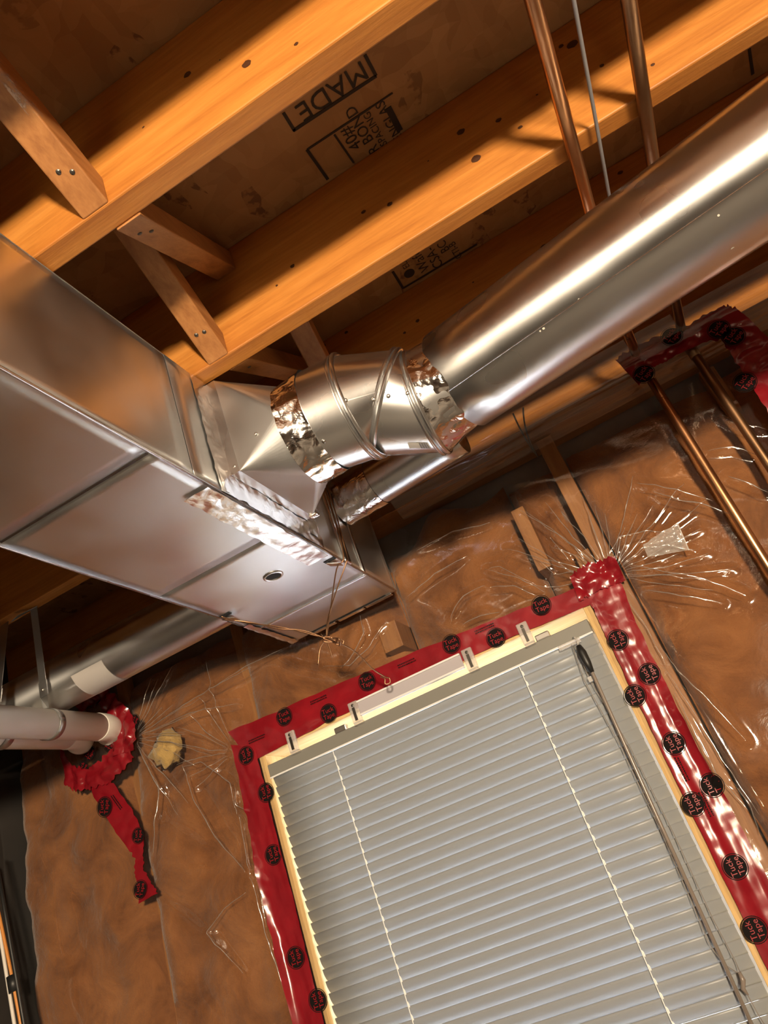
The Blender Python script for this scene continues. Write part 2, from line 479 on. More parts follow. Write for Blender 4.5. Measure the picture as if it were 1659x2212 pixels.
# ---------------------------------------------------------------- joists
J0, JP, JT2 = .656, .384, .0405
JOISTS = {}
joist_label = {2: 'third joist counted from the wall, with the white scuffed brace nailed to its face',
               3: 'middle joist lit orange along its lower edge, crossed by two copper pipes',
               4: 'dim orange joist behind the big round duct, nearest the insulated wall'}
for i in range(-1, 5):
    k = i
    y = J0 + (k - 2) * JP
    o = Geo().box(XL, XR, y, y + JT2, H, SUB).build('floor_joist', JOIST, bevel=.003)
    tag(o, joist_label.get(k, 'plain floor joist overhead, behind the viewpoint and out of the picture'), 'joist', 'floor joists under the subfloor')
    JOISTS[k] = o
yA, yB, yC = J0, J0 + JP, J0 + 2 * JP
KNOT = wood_mat('knot_wood', (.035, .012, .004), (.06, .02, .006), (.10, .035, .01), 'X', False, .5)
def knots(k, y, pts):
    for i, (u, v, r) in enumerate(pts):
        p = on_y(u, v, y); n = 12; vs = [(p[0], y - .0008, p[2])]
        for j in range(n):
            t = 2 * math.pi * j / n; q = r * (1 + .25 * nz(j * 1.3, u * .1, v * .1))
            vs.append((p[0] + 1.25 * q * math.cos(t), y - .0004, p[2] + q * math.sin(t)))
        Geo().add(vs, [(0, 1 + j, 1 + (j + 1) % n) for j in range(n)]).build('knot', KNOT, JOISTS[k])
knots(2, yA, ((405, 161, .0055), (533, 138, .0065), (310, 275, .0018), (640, 95, .003), (475, 130, .0012)))
knots(3, yB, ((1236, 96, .008), (1212, 100, .004), (1300, 142, .0035), (1077, 260, .0045), (1124, 275, .0035), (996, 285, .0065), (1028, 343, .0078), (925, 348, .0015), (785, 458, .004), (842, 441, .0045), (632, 575, .0042), (598, 617, .0022), (1160, 205, .0018), (1410, 140, .003)))
knots(4, yC, ((1340, 373, .005), (1175, 533, .006), (902, 693, .0042), (874, 719, .0032), (1022, 610, .002), (748, 718, .004), (700, 747, .004)))
o = Geo().box(XL, XR, WALL - .05, WALL, H + .002, SUB).build('rim_board', JOIST)
tag(o, 'rim board on edge above the foundation, behind the plastic', 'board')

# ---------------------------------------------------------------- cross bracing between the joists
def brace(p, q, label, nails=(), end='q', w=.046):
    p, q = np.array(p, float), np.array(q, float)
    t = (q - p) / np.linalg.norm(q - p)
    xh = np.array([1.0, 0, 0]); n = np.cross(t, xh); n /= np.linalg.norm(n)
    # ends are cut plumb so that they sit flat on the joist faces
    v = []
    for b in (p, q):
        for sx in (-1, 1):
            for sn in (-1, 1):
                c = b + xh * sx * w / 2 + n * sn * w / 2
                c = c + t * ((b[1] - c[1]) / t[1]); v.append(c)
    root = thing('cross_brace', label, 'brace', tuple(p), 'cross braces between the joists')
    Geo().add(v, [(0, 1, 3, 2), (4, 6, 7, 5), (0, 4, 5, 1), (2, 3, 7, 6), (0, 2, 6, 4), (1, 5, 7, 3)]).build('wood_strip', BRACE, root, bevel=.0025)
    nn = n if n[2] < 0 else -n
    for d, sx in nails:
        base = (q - t * d) if end == 'q' else (p + t * d)
        Geo().disc(base + xh * sx + nn * (w / 2 - .001), nn, .0042, .003, 9, True).build('nail', STEEL_D, root)
    return root
GAP = 0.0
b1 = brace((-.43, yA - JP + JT2, 1.205), (-.428, yA, 1.028), 'wooden brace with a white scuffed edge, leftmost, ending in two nails', ((.055, -.006), (.045, .010)), w=.048)
CHALK, _nt, _b = new_mat('chalk_white')
_b.inputs['Base Color'].default_value = (.62, .46, .36, 1); _b.inputs['Roughness'].default_value = .95
_nt.links.new(ramp(_nt, noise_tex(_nt, coords(_nt, (3, 1, 3)), 22, 5, .7).outputs['Fac'], [(.46, (0, 0, 0)), (.64, (.8, .8, .8))]), _b.inputs['Alpha'])
_p, _q = np.array((-.43, yA - JP + JT2, 1.205)), np.array((-.428, yA, 1.028)); _t = (_q - _p) / np.linalg.norm(_q - _p); _n = np.cross(_t, (1.0, 0, 0)); _n = _n if _n[2] < 0 else -_n
_e = _p + np.array([.0246, 0, 0]) + _n * .0246
Geo().add([_e + _t * .02, _e + _t * .27, _e + _t * .27 - _n * .014, _e + _t * .02 - _n * .016, _e + _t * .02 - np.array([.014, 0, 0]), _e + _t * .26 - np.array([.012, 0, 0])], [(0, 1, 2, 3), (0, 4, 5, 1)]).build('chalk_scuff', CHALK, b1)
brace((-.405, yA + JT2, 1.022), (-.42, yB, 1.205), 'wooden brace rising from the near joist with splintered nailed end', ((.035, -.008), (.05, .006)), 'p')
brace((-.46, yA + JT2, 1.205), (-.488, yB, 1.026), 'darker wooden brace sloping down to the middle joist, two nails at its foot', ((.05, -.008), (.047, .008)))
brace((-.345, yB + JT2, 1.205), (-.40, yC, 1.03), 'pale grained brace just above the elbow of the round duct', (), w=.048)
brace((-.47, yB + JT2, 1.026), (-.47, yC, 1.20), 'short light brace glimpsed above the flared duct boot', ((.04, .0),), 'p')

# ---------------------------------------------------------------- ink stamps printed on the subfloor
def stamp(body, uv, size, d, parent=ceiling):
    p = on_z(uv[0], uv[1], SUB); p[2] = SUB - .0012
    r, u = ((-1, 0, 0), (0, 1, 0)) if d == 'x' else ((0, -1, 0), (-1, 0, 0))
    return text_mesh('stamp_lettering', body, size, p, r, u, STAMP, parent)
def stamp_line(a, b, w=.006, parent=ceiling):
    p, q = on_z(a[0], a[1], SUB), on_z(b[0], b[1], SUB)
    p[2] = q[2] = SUB - .0010
    t = (q - p) / np.linalg.norm(q - p); n = np.array([-t[1], t[0], 0])
    Geo().beam(p, q, n * w, (0, 0, .001)).build('stamp_line', STAMP, parent)
stamp('MADE', (716, 196), .052, 'x')
stamp_line((612, 243), (636, 282)); stamp_line((633, 282), (813, 163)); stamp_line((812, 163), (788, 118))
stamp_line((663, 323), (708, 387)); stamp_line((663, 323), (800, 232), .004); stamp_line((800, 232), (848, 200), .003); stamp_line((722, 290), (764, 351), .004)
stamp('40#', (759, 298), .034, 'y'); stamp('OR BOND', (790, 292), .030, 'y'); stamp('2 SPACING', (815, 285), .020, 'y'); stamp('ENGLAS', (842, 262), .026, 'y')
stamp_line((838, 232), (864, 282), .012)
stamp_line((848, 586), (871, 623)); stamp_line((871, 622), (1030, 527), .005)
stamp('Wafe', (908, 563), .034, 'y'); stamp('CSA-', (938, 556), .034, 'y'); stamp('BC', (958, 532), .030, 'y'); stamp('CTI-B', (984, 540), .024, 'y')
c = on_z(884, 590, SUB)
Geo().disc((c[0], c[1], SUB - .0005), (0, 0, -1), .013, .001, 18).build('stamp_emblem', STAMP, ceiling)
stamp('EL', (876, 572), .022, 'y')
stamp_line((1618, 105), (1626, 160), .006)

# ================================================================ MAIN RECTANGULAR DUCT
DX0, DX1, DZ0, DZ1, DY0, DY1 = -.869, -.549, .722, .996, -1.2, 1.80
duct = thing('trunk_duct', 'large rectangular galvanized trunk duct running to the insulated wall', 'duct', ((DX0 + DX1) / 2, .3, DZ0))
T = .0015
def panel(name, quad, dent=0.0, seed=0, axis=2, mat=GALV, nu=14, nv=14):
    a, b_, c_, d_ = (np.array(p, float) for p in quad)
    def fn(s_, t_):
        p = (a * (1 - s_) + b_ * s_) * (1 - t_) + (d_ * (1 - s_) + c_ * s_) * t_
        m = min(1, 8 * s_ * (1 - s_)) * min(1, 8 * t_ * (1 - t_))
        p[axis] += dent * m * nz(p[0] * 4 + seed, p[1] * 4, p[2] * 4 + seed)
        return p
    return Geo().grid(fn, nu, nv).build(name, mat, duct, smooth=True, solid=T)
ys = [DY0, -.2, .42, .838, 1.240, 1.615, DY1]
for i in range(len(ys) - 1):
    a, c = ys[i] + .0007, ys[i + 1] - .0007
    zz = DZ0
    panel('bottom_panel', [(DX0, a, zz), (DX1, a, zz), (DX1, c, zz), (DX0, c, zz)], .0035, i * 3.1, 2)
for i, (a, c) in enumerate(zip([DY0, .42, .95, 1.505], [.42, .95, 1.505, DY1])):
    xx = DX1 - (.0012 if i % 2 else 0)
    panel('side_panel', [(xx, a + .0007, DZ0), (xx, c - .0007, DZ0), (xx, c - .0007, DZ1), (xx, a + .0007, DZ1)], .005, 10 + i * 2.3, 0)
    panel('side_panel', [(DX0, a + .0007, DZ0), (DX0, c - .0007, DZ0), (DX0, c - .0007, DZ1), (DX0, a + .0007, DZ1)], .004, 30 + i * 2.3, 0)
panel('end_cap', [(DX0, DY1, DZ0), (DX1, DY1, DZ0), (DX1, DY1, DZ1), (DX0, DY1, DZ1)], .004, 50, 1)
panel('top_panel', [(DX0, DY0, DZ1), (DX1, DY0, DZ1), (DX1, DY1, DZ1), (DX0, DY1, DZ1)], .0, 60, 2)
# rolled corner beads along the bottom edges
Geo().tube([(DX1, DY0, DZ0), (DX1, DY1, DZ0)], .0028, 8).build('corner_seam', GALV_R, duct, smooth=True)
Geo().tube([(DX0, DY0, DZ0), (DX0, DY1, DZ0)], .0028, 8).build('corner_seam', GALV_R, duct, smooth=True)
# raised cross break, cleats and end flange tabs
Geo().beam((DX0 + .012, 1.615, DZ0 - .0015), (DX1 - .004, 1.615, DZ0 - .0015), (0, .006, 0), (0, 0, .003)).build('cross_seam', GALV_R, duct, bevel=.001)
Geo().beam((DX0 + .01, .838, DZ0 - .001), (DX1 - .004, .838, DZ0 - .001), (0, .005, 0), (0, 0, .0012)).build('cross_seam', STEEL_D, duct)
Geo().box(DX1 - .001, DX1 + .007, 1.495, 1.528, DZ0 - .002, DZ1).build('drive_cleat', GALV_R, duct, bevel=.0025)
Geo().box(DX1 - .001, DX1 + .003, 1.60, 1.612, DZ0, DZ1).build('standing_seam', GALV_R, duct, bevel=.001)
for x0, x1 in ((DX0 + .05, DX0 + .13), (DX0 + .14, DX0 + .22), (DX0 + .225, DX0 + .305)):
    Geo().box(x0, x1, DY1 - .003, DY1 + .012, DZ0 - .0035, DZ0 - .001).build('end_tab', GALV_R, duct, bevel=.0008)
Geo().beam((DX0 + .05, DY1 - .008, DZ0 - .0012), (DX1 - .03, DY1 - .008, DZ0 - .0012), (0, .006, 0), (0, 0, .001)).build('end_gap', DARKHOLE, duct)
for x0, x1 in ((DX1 - .030, DX1 - .002), (DX0 + .002, DX0 + .030)):
    g = Geo(); g.add([(x0, 1.462, DZ0 - .001), (x1, 1.470, DZ0 - .012), (x1, 1.492, DZ0 - .012), (x0, 1.488, DZ0 - .001)], [(0, 1, 2, 3)])
    g.build('bent_tab', GALV_R, duct, solid=.0012)
    Geo().box(x0, x1, 1.452, 1.464, DZ0 - .0022, DZ0 - .0012).build('tab_slot', DARKHOLE, duct)
# round hole with its rolled rim
hc = np.array([-.679, 1.397, DZ0])
rim = Geo()
rim.loft([[hc + np.array([r * math.cos(2 * math.pi * k / 28), r * math.sin(2 * math.pi * k / 28), -h]) for k in range(28)] for r, h in ((.0235, 0.0), (.0225, .003), (.0185, .0042), (.0165, .0025), (.0160, -.001))])
rim.build('hole_rim', GALV_R, duct, smooth=True)
Geo().disc(hc + np.array([0, 0, -.0010]), (0, 0, -1), .0165, .0006, 28).build('hole', DARKHOLE, duct)

def crumple(base, n, amp, sc, seed):
    base = np.array(base, float)
    return base + np.array(n) * (amp * (.7 * abs(nz(base[0] * sc + seed, base[1] * sc, base[2] * sc)) + .22 * nz(base[0] * sc * 2.7, base[1] * sc * 2.7 + seed, base[2] * sc * 2.7)))
def foil_strip(name, p, q, wv, n, amp, parent, seed, nu=60, nv=10, ragged=.004):
    p, q, wv = (np.array(a, float) for a in (p, q, wv))
    wl = np.linalg.norm(wv)
    def fn(s_, t_):
        k = t_ - .5
        e = ragged / wl * nz(s_ * 14 + seed, k * 2) * (abs(k) * 2)
        return crumple(p + (q - p) * s_ + wv * (k + e), n, amp, 32, seed)
    return Geo().grid(fn, nu, nv).build(name, FOIL_FLAT, parent, smooth=True)
foil_strip('foil_tape', (-.575, .985, DZ0 - .005), (-.578, 1.425, DZ0 - .005), (.052, 0, 0), (0, 0, -1), .0035, duct, 1.0)
foil_strip('foil_tape', (DX1 + .0025, 1.05, DZ0), (DX1 + .0025, 1.05, DZ1), (0, .055, 0), (1, 0, 0), .004, duct, 2.0)
foil_strip('foil_tape', (DX1 + .003, 1.03, .750), (DX1 + .003, 1.40, .748), (0, 0, .05), (1, 0, 0), .006, duct, 3.0)
foil_strip('foil_tape', (DX1 + .003, 1.375, .745), (DX1 + .003, 1.375, .99), (0, .05, 0), (1, 0, 0), .005, duct, 4.0)
foil_strip('foil_tape', (DX0 - .003, 1.47, DZ0 + .022), (DX0 - .003, DY1, DZ0 + .018), (0, .0, .05), (-1, 0, 0), .006, duct, 5.0)
foil_strip('foil_tape', (DX0 + .004, 1.56, DZ0 - .003), (DX0 + .004, DY1, DZ0 - .003), (.018, 0, 0), (0, 0, -1), .003, duct, 6.0)

# ================================================================ FLARED BOOT (square to round)
RD = .1015
def ring_px(top, bot, dep, axis=(1, -.05, 0), n=96, scale=1.0, d_off=0.0):
    """a pipe joint seen edge on: ends at the given image points, the given distance away"""
    a, b_ = at_depth(*top, dep), at_depth(*bot, dep)
    c_ = (a + b_) / 2; tv = (a - b_) / 2
    ax = np.array(axis, float); ax /= np.linalg.norm(ax)
    w = -c_ - ax * ((-c_) @ ax); w -= tv * (w @ tv) / (tv @ tv); w /= np.linalg.norm(w)
    w *= RD
    c_ = c_ + ax * d_off
    return [c_ + scale * (math.cos(2 * math.pi * k / n) * tv + math.sin(2 * math.pi * k / n) * w) for k in range(n)]
R0 = ring_px((606, 836), (703, 1040), 1.466)
R0b = ring_px((652, 803), (754, 1010), 1.468)
R1 = ring_px((722, 769), (825, 986), 1.485)
R2 = ring_px((862, 758), (806, 986), 1.505)
R3 = ring_px((874, 764), (966, 977), 1.50)
R4 = ring_px((940, 724), (1036, 914), 1.49)
def lerp_ring(a, b, t): return [p + (q - p) * t for p, q in zip(a, b)]
def grow(r, k):
    c_ = sum(r) / len(r); return [c_ + (p - c_) * k for p in r]

boot = thing('flared_boot', 'flared square-to-round sheet metal boot on the side of the trunk duct', 'duct fitting', (-.49, 1.2, .776))
BY0, BY1, BZ0, BZ1 = 1.073, 1.345, .776, .992
bx = DX1 + .022
corner = {'TL': (bx, BY0, BZ1), 'BL': (bx, BY0, BZ0), 'BR': (bx, BY1, BZ0), 'TR': (bx, BY1, BZ1)}
# angular order of ring: find for each ring point its angle about the x axis seen from +X
c0 = sum(R0) / len(R0)
def ang(p): return math.atan2(p[2] - c0[2], p[1] - c0[1])
order = sorted(range(len(R0)), key=lambda k: ang(R0[k]))
rs = [R0[k] for k in order]; angs = [ang(p) for p in rs]
cn = [('BL', -3 * math.pi / 4), ('BR', -math.pi / 4), ('TR', math.pi / 4), ('TL', 3 * math.pi / 4)]
g = Geo(); V = list(rs) + [np.array(corner[k]) for k, _ in cn]; nR = len(rs); Fc = []
def owner(a):
    if -math.pi <= a < -math.pi / 2: return 0
    if a < 0: return 1
    if a < math.pi / 2: return 2
    return 3
for k in range(nR):
    k2 = (k + 1) % nR
    o1, o2 = owner(angs[k]), owner(angs[k2])
    Fc.append((k, k2, nR + o1))
    if o1 != o2: Fc.append((k2, nR + o2, nR + o1))
g.add(V, Fc)
g.build('flare', GALV, boot)
g = Geo()
nb = [(DX1, *corner[k][1:]) for k, _ in cn]; fb = [corner[k] for k, _ in cn]
g.loft([nb, fb]); g.build('neck', GALV_R, boot, solid=.0012)
# small folded corner tab and rivets on the flare seam
tb = np.array(corner['BR'])
Geo().box(tb[0] - .004, tb[0] + .016, tb[1] - .014, tb[1] + .004, tb[2] - .006, tb[2] + .012).build('corner_tab', FOIL, boot, bevel=.003)
for uv in ((553, 938), (507, 1008)):
    # sits on the flat side panel between the left corners and the ring
    a = np.array(corner['BL']); b_ = np.array(corner['TL']); e = min(rs, key=lambda p: p[1])
    n_ = np.cross(b_ - a, e - a); n_ /= np.linalg.norm(n_); n_ = n_ if n_[1] < 0 else -n_
    d = ray(*uv); p = d * ((a @ n_) / (d @ n_))
    Geo().disc(p, n_, .0042, .003, 12, True).build('rivet', SCREW, boot, smooth=True)

# ================================================================ ADJUSTABLE ELBOW
elbow = thing('adjustable_elbow', 'segmented adjustable galvanized elbow joining the boot to the big round duct', 'duct elbow', tuple(sum(R2) / 96 - np.array([0, 0, RD])))
def gore(name, ra, rb, steps=8, k=1.0):
    return Geo().loft([grow(lerp_ring(ra, rb, i / steps), k) for i in range(steps + 1)]).build(name, GALV_R, elbow, smooth=True)
gore('gore', R0b, R1); gore('gore', R1, R2); gore('gore', R2, R3)
def bead(ra, off, rad, name='bead'):
    n = len(ra); c_ = sum(ra) / n
    nn = np.cross(ra[0] - c_, ra[n // 4] - c_); nn /= np.linalg.norm(nn)
    rings = []
    for j in range(10):
        a = 2 * math.pi * j / 10
        rings.append([p + (p - c_) / np.linalg.norm(p - c_) * rad * math.cos(a) + nn * (off + rad * math.sin(a)) for p in ra])
    Geo().loft(rings + [rings[0]]).build(name, GALV_R, elbow, smooth=True)
for r in (R1, R2, R3):
    bead(r, -.0065, .0042); bead(r, .0035, .0055)
def ring_point(ra, rb, t, uv):
    """point of the lofted surface between two joints lying nearest the given sight line"""
    d = ray(*uv); d /= np.linalg.norm(d)
    r = lerp_ring(ra, rb, t); c_ = sum(r) / len(r)
    best = min((p for p in r if np.linalg.norm(p) < np.linalg.norm(c_)), key=lambda p: np.linalg.norm(p - d * (p @ d)))
    nn = best - c_
    return best, nn / np.linalg.norm(nn)
for ra, rb, t, uv in ((R1, R2, .12, (738, 868)), (R1, R2, .86, (787, 864)), (R2, R3, .25, (820, 855)), (R2, R3, .85, (875, 852)), (R0b, R1, .1, (692, 955))):
    p, nn = ring_point(ra, rb, t, uv)
    Geo().disc(p, nn, .0042, .0032, 12, True).build('rivet', SCREW, elbow, smooth=True)
def patch(ra, rb, t0, t1, k0, k1, mat, name, parent, k=1.004):
    rows = []
    for i in range(7):
        r = grow(lerp_ring(ra, rb, t0 + (t1 - t0) * i / 6), k); rows.append([r[j % len(r)] for j in range(k0, k1 + 1)])
    return Geo().loft(rows, closed=False).build(name, mat, parent, smooth=True)
# lap seams and the paper bar code sticker
pk = min(range(96), key=lambda j: np.linalg.norm(lerp_ring(R1, R2, .5)[j] - ring_point(R1, R2, .5, (770, 858))[0]))
for ra, rb in ((R1, R2), (R2, R3)):
    rows = [[(q := grow(lerp_ring(ra, rb, i / 12), 1.006))[pk], q[pk] + (q[(pk + 1) % 96] - q[pk]) * .3] for i in range(1, 12)]
    Geo().loft(rows, closed=False).build('lap_seam', GALV_S, elbow)
sk = min(range(96), key=lambda j: np.linalg.norm(lerp_ring(R2, R3, .7)[j] - ring_point(R2, R3, .7, (893, 976))[0]))
lab = patch(R2, R3, .55, .86, sk - 3, sk, PAPER, 'paper_label', elbow, 1.006)
for i in range(7):
    t0 = .72 + i * .018
    patch(R2, R3, t0, t0 + (.008 if i % 2 else .012), sk - 3, sk, LABELINK, 'bar_code_stripe', lab, 1.009)

def foil_band(ra, rb, name, parent, seed, k=1.01, steps=18, amp=.006, nsub=2):
    """crumpled foil tape wrapped round the pipe"""
    n = len(ra); rings = []
    for i in range(steps + 1):
        r = lerp_ring(ra, rb, i / steps); c_ = sum(r) / n; out = []
        for j in range(n * nsub):
            a, f_ = divmod(j / nsub, 1.0); a = int(a)
            p = r[a] * (1 - f_) + r[(a + 1) % n] * f_
            u = (p - c_) / np.linalg.norm(p - c_)
            h = abs(nz(p[0] * 22 + seed, p[1] * 22, p[2] * 22)) * 1.2 + .25 * nz(p[0] * 60, p[1] * 60 + seed, p[2] * 60)
            out.append(c_ + (p - c_) * k + u * amp * h)
        rings.append(out)
    return Geo().loft(rings).build(name, FOIL, parent, smooth=True)
foil_band(lerp_ring(R0, R0b, -.06), lerp_ring(R0, R0b, 1.0), 'foil_tape', elbow, 3.3, k=1.012)
foil_band(lerp_ring(R3, R4, .10), lerp_ring(R3, R4, 1.02), 'foil_tape', elbow, 8.1, k=.995, amp=.005)
Geo().loft([R3, R4]).build('outlet_collar', GALV_R, elbow, smooth=True)
Geo().loft([R0, R0b]).build('inlet_collar', GALV_R, elbow, smooth=True)

# ================================================================ BIG ROUND DUCT (right)
P0 = sum(R4) / 96; PD = np.array([.452, 1.091, .767]) - np.array([-.134, 1.269, .819]); PD /= np.linalg.norm(PD)
big = thing('round_duct', 'big shiny round galvanized duct running to the upper right', 'duct', tuple(P0 - np.array([0, 0, RD])))
def circ(c_, d, r, n=64):
    d = np.array(d, float) / np.linalg.norm(d); a = np.cross(d, (0, 0, 1.0)); a /= np.linalg.norm(a); b_ = np.cross(a, d)
    return [np.array(c_) + r * (math.cos(2 * math.pi * k / n) * a + math.sin(2 * math.pi * k / n) * b_) for k in range(n)]
LEN = 1.75
rr = RD * 1.015
def rolled_pipe(p0, d, length, r, parent, n=64, steps=24):
    """pipe whose own X axis is the pipe axis, so that the rolling grain follows it"""
    d = np.array(d, float) / np.linalg.norm(d); a_ = np.cross(d, (0, 0, 1.0)); a_ /= np.linalg.norm(a_); b2 = np.cross(d, a_)
    g_ = Geo().loft([[(length * i / steps, r * math.cos(2 * math.pi * k / n), r * math.sin(2 * math.pi * k / n)) for k in range(n)] for i in range(steps + 1)])
    me = bpy.data.meshes.new('pipe'); me.from_pydata(g_.v, [], g_.f); me.materials.append(GALV_BIG); me.shade_smooth()
    ob = bpy.data.objects.new('pipe', me); COL.objects.link(ob); put(ob, np.array(p0, float), parent)
    ob.rotation_euler = Matrix((d, a_, b2)).transposed().to_euler()
    m_ = ob.modifiers.new('thickness', 'SOLIDIFY'); m_.thickness = .0012; m_.offset = 0
    return ob
rolled_pipe(P0, PD, LEN, rr, big)
# long snap-lock seam and a few dried paint specks
sd = -.68
g = Geo(); a = np.cross(PD, (0, 0, 1.0)); a /= np.linalg.norm(a); b_ = np.cross(a, PD)
def on_pipe(s_, th, r=rr): return P0 + PD * s_ + r * (math.cos(th) * a + math.sin(th) * b_)
g.loft([[on_pipe(LEN * i / 20, th_, rr + dr) for th_, dr in ((sd - .012, .0002), (sd, .0016), (sd + .012, .0002))] for i in range(21)], closed=False)
camdir = -P0 / np.linalg.norm(P0)
if (a @ camdir) < 0:
    g = Geo(); g.loft([[on_pipe(LEN * i / 20, math.pi - th_, rr + dr) for th_, dr in ((sd - .012, .0002), (sd, .0016), (sd + .012, .0002))] for i in range(21)], closed=False)
g.build('lock_seam', GALV_R, big)
def pipe_hit(uv):
    d = ray(*uv); d /= np.linalg.norm(d)
    dd, m = d - PD * (d @ PD), -P0 + PD * (P0 @ PD)
    A, B, C = dd @ dd, 2 * dd @ m, m @ m - rr * rr
    t = (-B - math.sqrt(max(0, B * B - 4 * A * C))) / (2 * A); p = d * t
    n_ = p - P0 - PD * ((p - P0) @ PD); return p, n_ / rr
for uv, r in (((1251, 647), .0040), ((1583, 537), .0062), ((1552, 465), .0035), ((1174, 709), .0045), ((1167, 715), .003)):
    p, n_ = pipe_hit(uv)
    Geo().disc(p - n_ * .0003, n_, r, .0008, 10, True).build('paint_speck', PAPER, big)

# ---------------------------------------------------------------- smaller branch pipe behind the elbow
sp = thing('branch_pipe', 'smaller pale round pipe glimpsed behind and under the elbow', 'duct', (-.40, 1.56, .86))
SP = [np.array([DX1 + .005, 1.60, .915]), np.array([-.20, 1.56, .915])]
Geo().loft([circ(SP[0] + (SP[1] - SP[0]) * i / 6, SP[1] - SP[0], .058, 36) for i in range(7)]).build('pipe', GALV_R, sp, smooth=True, solid=.001)
ra_, rb_ = circ(SP[0] + np.array([.0, 0, 0]), SP[1] - SP[0], .059, 48), circ(SP[0] + (SP[1] - SP[0]) * .32, SP[1] - SP[0], .059, 48)
foil_band(ra_, rb_, 'foil_tape', sp, 12.0, k=1.01, amp=.004, nsub=2)

# ---------------------------------------------------------------- round duct leaving the trunk to the left
lp = thing('round_duct', 'smaller round galvanized duct leaving the trunk towards the left', 'duct', (-1.3, 1.58, .76))
LR = .072; LY, LZ = 1.605, .842
rolled_pipe((DX0 - .002, LY, LZ), (-1, 0, 0), 1.10, LR, lp, 48, 16)
foil_band(circ((DX0 - .001, LY, LZ), (-1, 0, 0), LR, 48), circ((DX0 - .055, LY, LZ), (-1, 0, 0), LR, 48), 'foil_tape', lp, 15.0, k=1.012, amp=.004, nsub=2)
Geo().loft([[np.array([x_, LY - (LR + .0014) * math.sin(t_), LZ - (LR + .0014) * math.cos(t_)]) for t_ in np.linspace(-.9, 1.15, 16)] for x_ in (-1.285, -1.34, -1.39)], closed=False).build('pale_tape', WHITE_TAPE, lp, smooth=True)
p = np.array([DX0 - .085, LY - LR * .72, LZ - LR * .70])
Geo().disc(p, (0, -.72, -.7), .0045, .003, 10, True).build('screw', SCREW, lp)

# ================================================================ COPPER PIPES, CABLE
def arc_path(p0, corner_, p1, r, n=8):
    p0, c_, p1 = (np.array(a, float) for a in (p0, corner_, p1))
    a = (p0 - c_) / np.linalg.norm(p0 - c_); b_ = (p1 - c_) / np.linalg.norm(p1 - c_)
    out = [p0]
    for i in range(n + 1):
        t = i / n; out.append(c_ + a * r * (1 - t) ** 2 + b_ * r * t ** 2)
    return out + [p1]
PZ, PY = .984, 1.80
for x0, x1, r, mt, lb, lb2 in ((.2385, .257, .0115, COPPER, 'bright copper pipe, left of two, bending down the wall', 1), (.3655, .373, .0115, COPPER_D, 'darker tarnished copper pipe, right of two, bending down the wall', 2)):
    pts = [(x0, -2.2, PZ), (x0, 1.3, PZ)] + arc_path((x0, 1.5, PZ), (x1, PY, PZ), (x1, PY, .80), .03) + [(x1, PY, -1.39)]
    root = thing('water_pipe', lb, 'pipe', (x1, PY, -1.39), 'copper water pipes')
    Geo().tube(pts, r, 20).build('tube', mt, root, smooth=True)
    Geo().tube([(x1, PY, .952), (x1, PY, .938), (x1, PY, .934), (x1, PY, .915)], [.0145, .0145, .0135, .0135], 20).build('coupling', mt, root, smooth=True)
cb = Geo().tube([(.302, -.6, .988), (.292, .80, .986), (.285, 1.0, .984), (.278, 1.22, .986), (.275, 1.45, .99), (.275, 1.62, .985)], .0031, 10).build('grey_cable', GREYCABLE, smooth=True)
tag(cb, 'thin grey cable strung between the two copper pipes', 'cable')
for i, (u0, v0, u1, v1) in enumerate(((1108, 893, 1160, 985), (1130, 880, 1163, 988))):
    a, c = on_y(u0, v0, 1.80), on_y(u1, v1, 1.865)
    m = on_y((u0 + u1) / 2 - (4 if i == 0 else 16), (v0 + v1) / 2 + 6, 1.83)
    pts = [a * (1 - t) ** 2 + m * 2 * t * (1 - t) + c * t * t for t in [k / 8 for k in range(9)]]
    o = Geo().tube(pts, .0022, 8).build('thin_wire', STEEL_D, smooth=True)
    tag(o, ('left' if i == 0 else 'right') + ' one of two thin dark wires hanging behind the plastic', 'wire', 'dark wires behind the plastic')

# ================================================================ STUD WALL: studs, plate, batts, film
for x0, x1, z0, z1, lb in ((-.062, -.020, FLOOR, .945, 'full height stud seen through the plastic right of the window'),
                           (-.104, -.066, FLOOR, .62, 'short stud tucked against the right window jamb'),
                           (-1.135, -1.095, FLOOR, .945, 'stud behind the plastic left of the window'),
                           (-1.585, -1.545, FLOOR, .945, 'stud behind the plastic below the white pipes'),
                           (.385, .425, FLOOR, .945, 'stud behind the right copper pipe'),
                           (.80, .84, FLOOR, .945, 'stud far right, out of the picture'),
                           (-.655, -.60, .60, .675, 'short stud above the middle of the window'),
                           (-.20, -.165, .62, .80, 'short pale block above the right end of the window')):
    dp = .085 if (x0 < -1 or x0 > .3) else 0.0
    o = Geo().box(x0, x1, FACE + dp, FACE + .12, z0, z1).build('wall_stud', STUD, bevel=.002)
    tag(o, lb, 'stud', 'studs of the insulated wall')
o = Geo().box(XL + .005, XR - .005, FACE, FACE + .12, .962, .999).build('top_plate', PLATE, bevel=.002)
tag(o, 'horizontal wooden top plate of the insulated wall under the joists', 'plate')
o = Geo().box(-1.093, -.106, FACE + .015, FACE + .13, .508, .532).build('window_header', PLATE, bevel=.002)
tag(o, 'wooden header over the window behind the plastic', 'header')

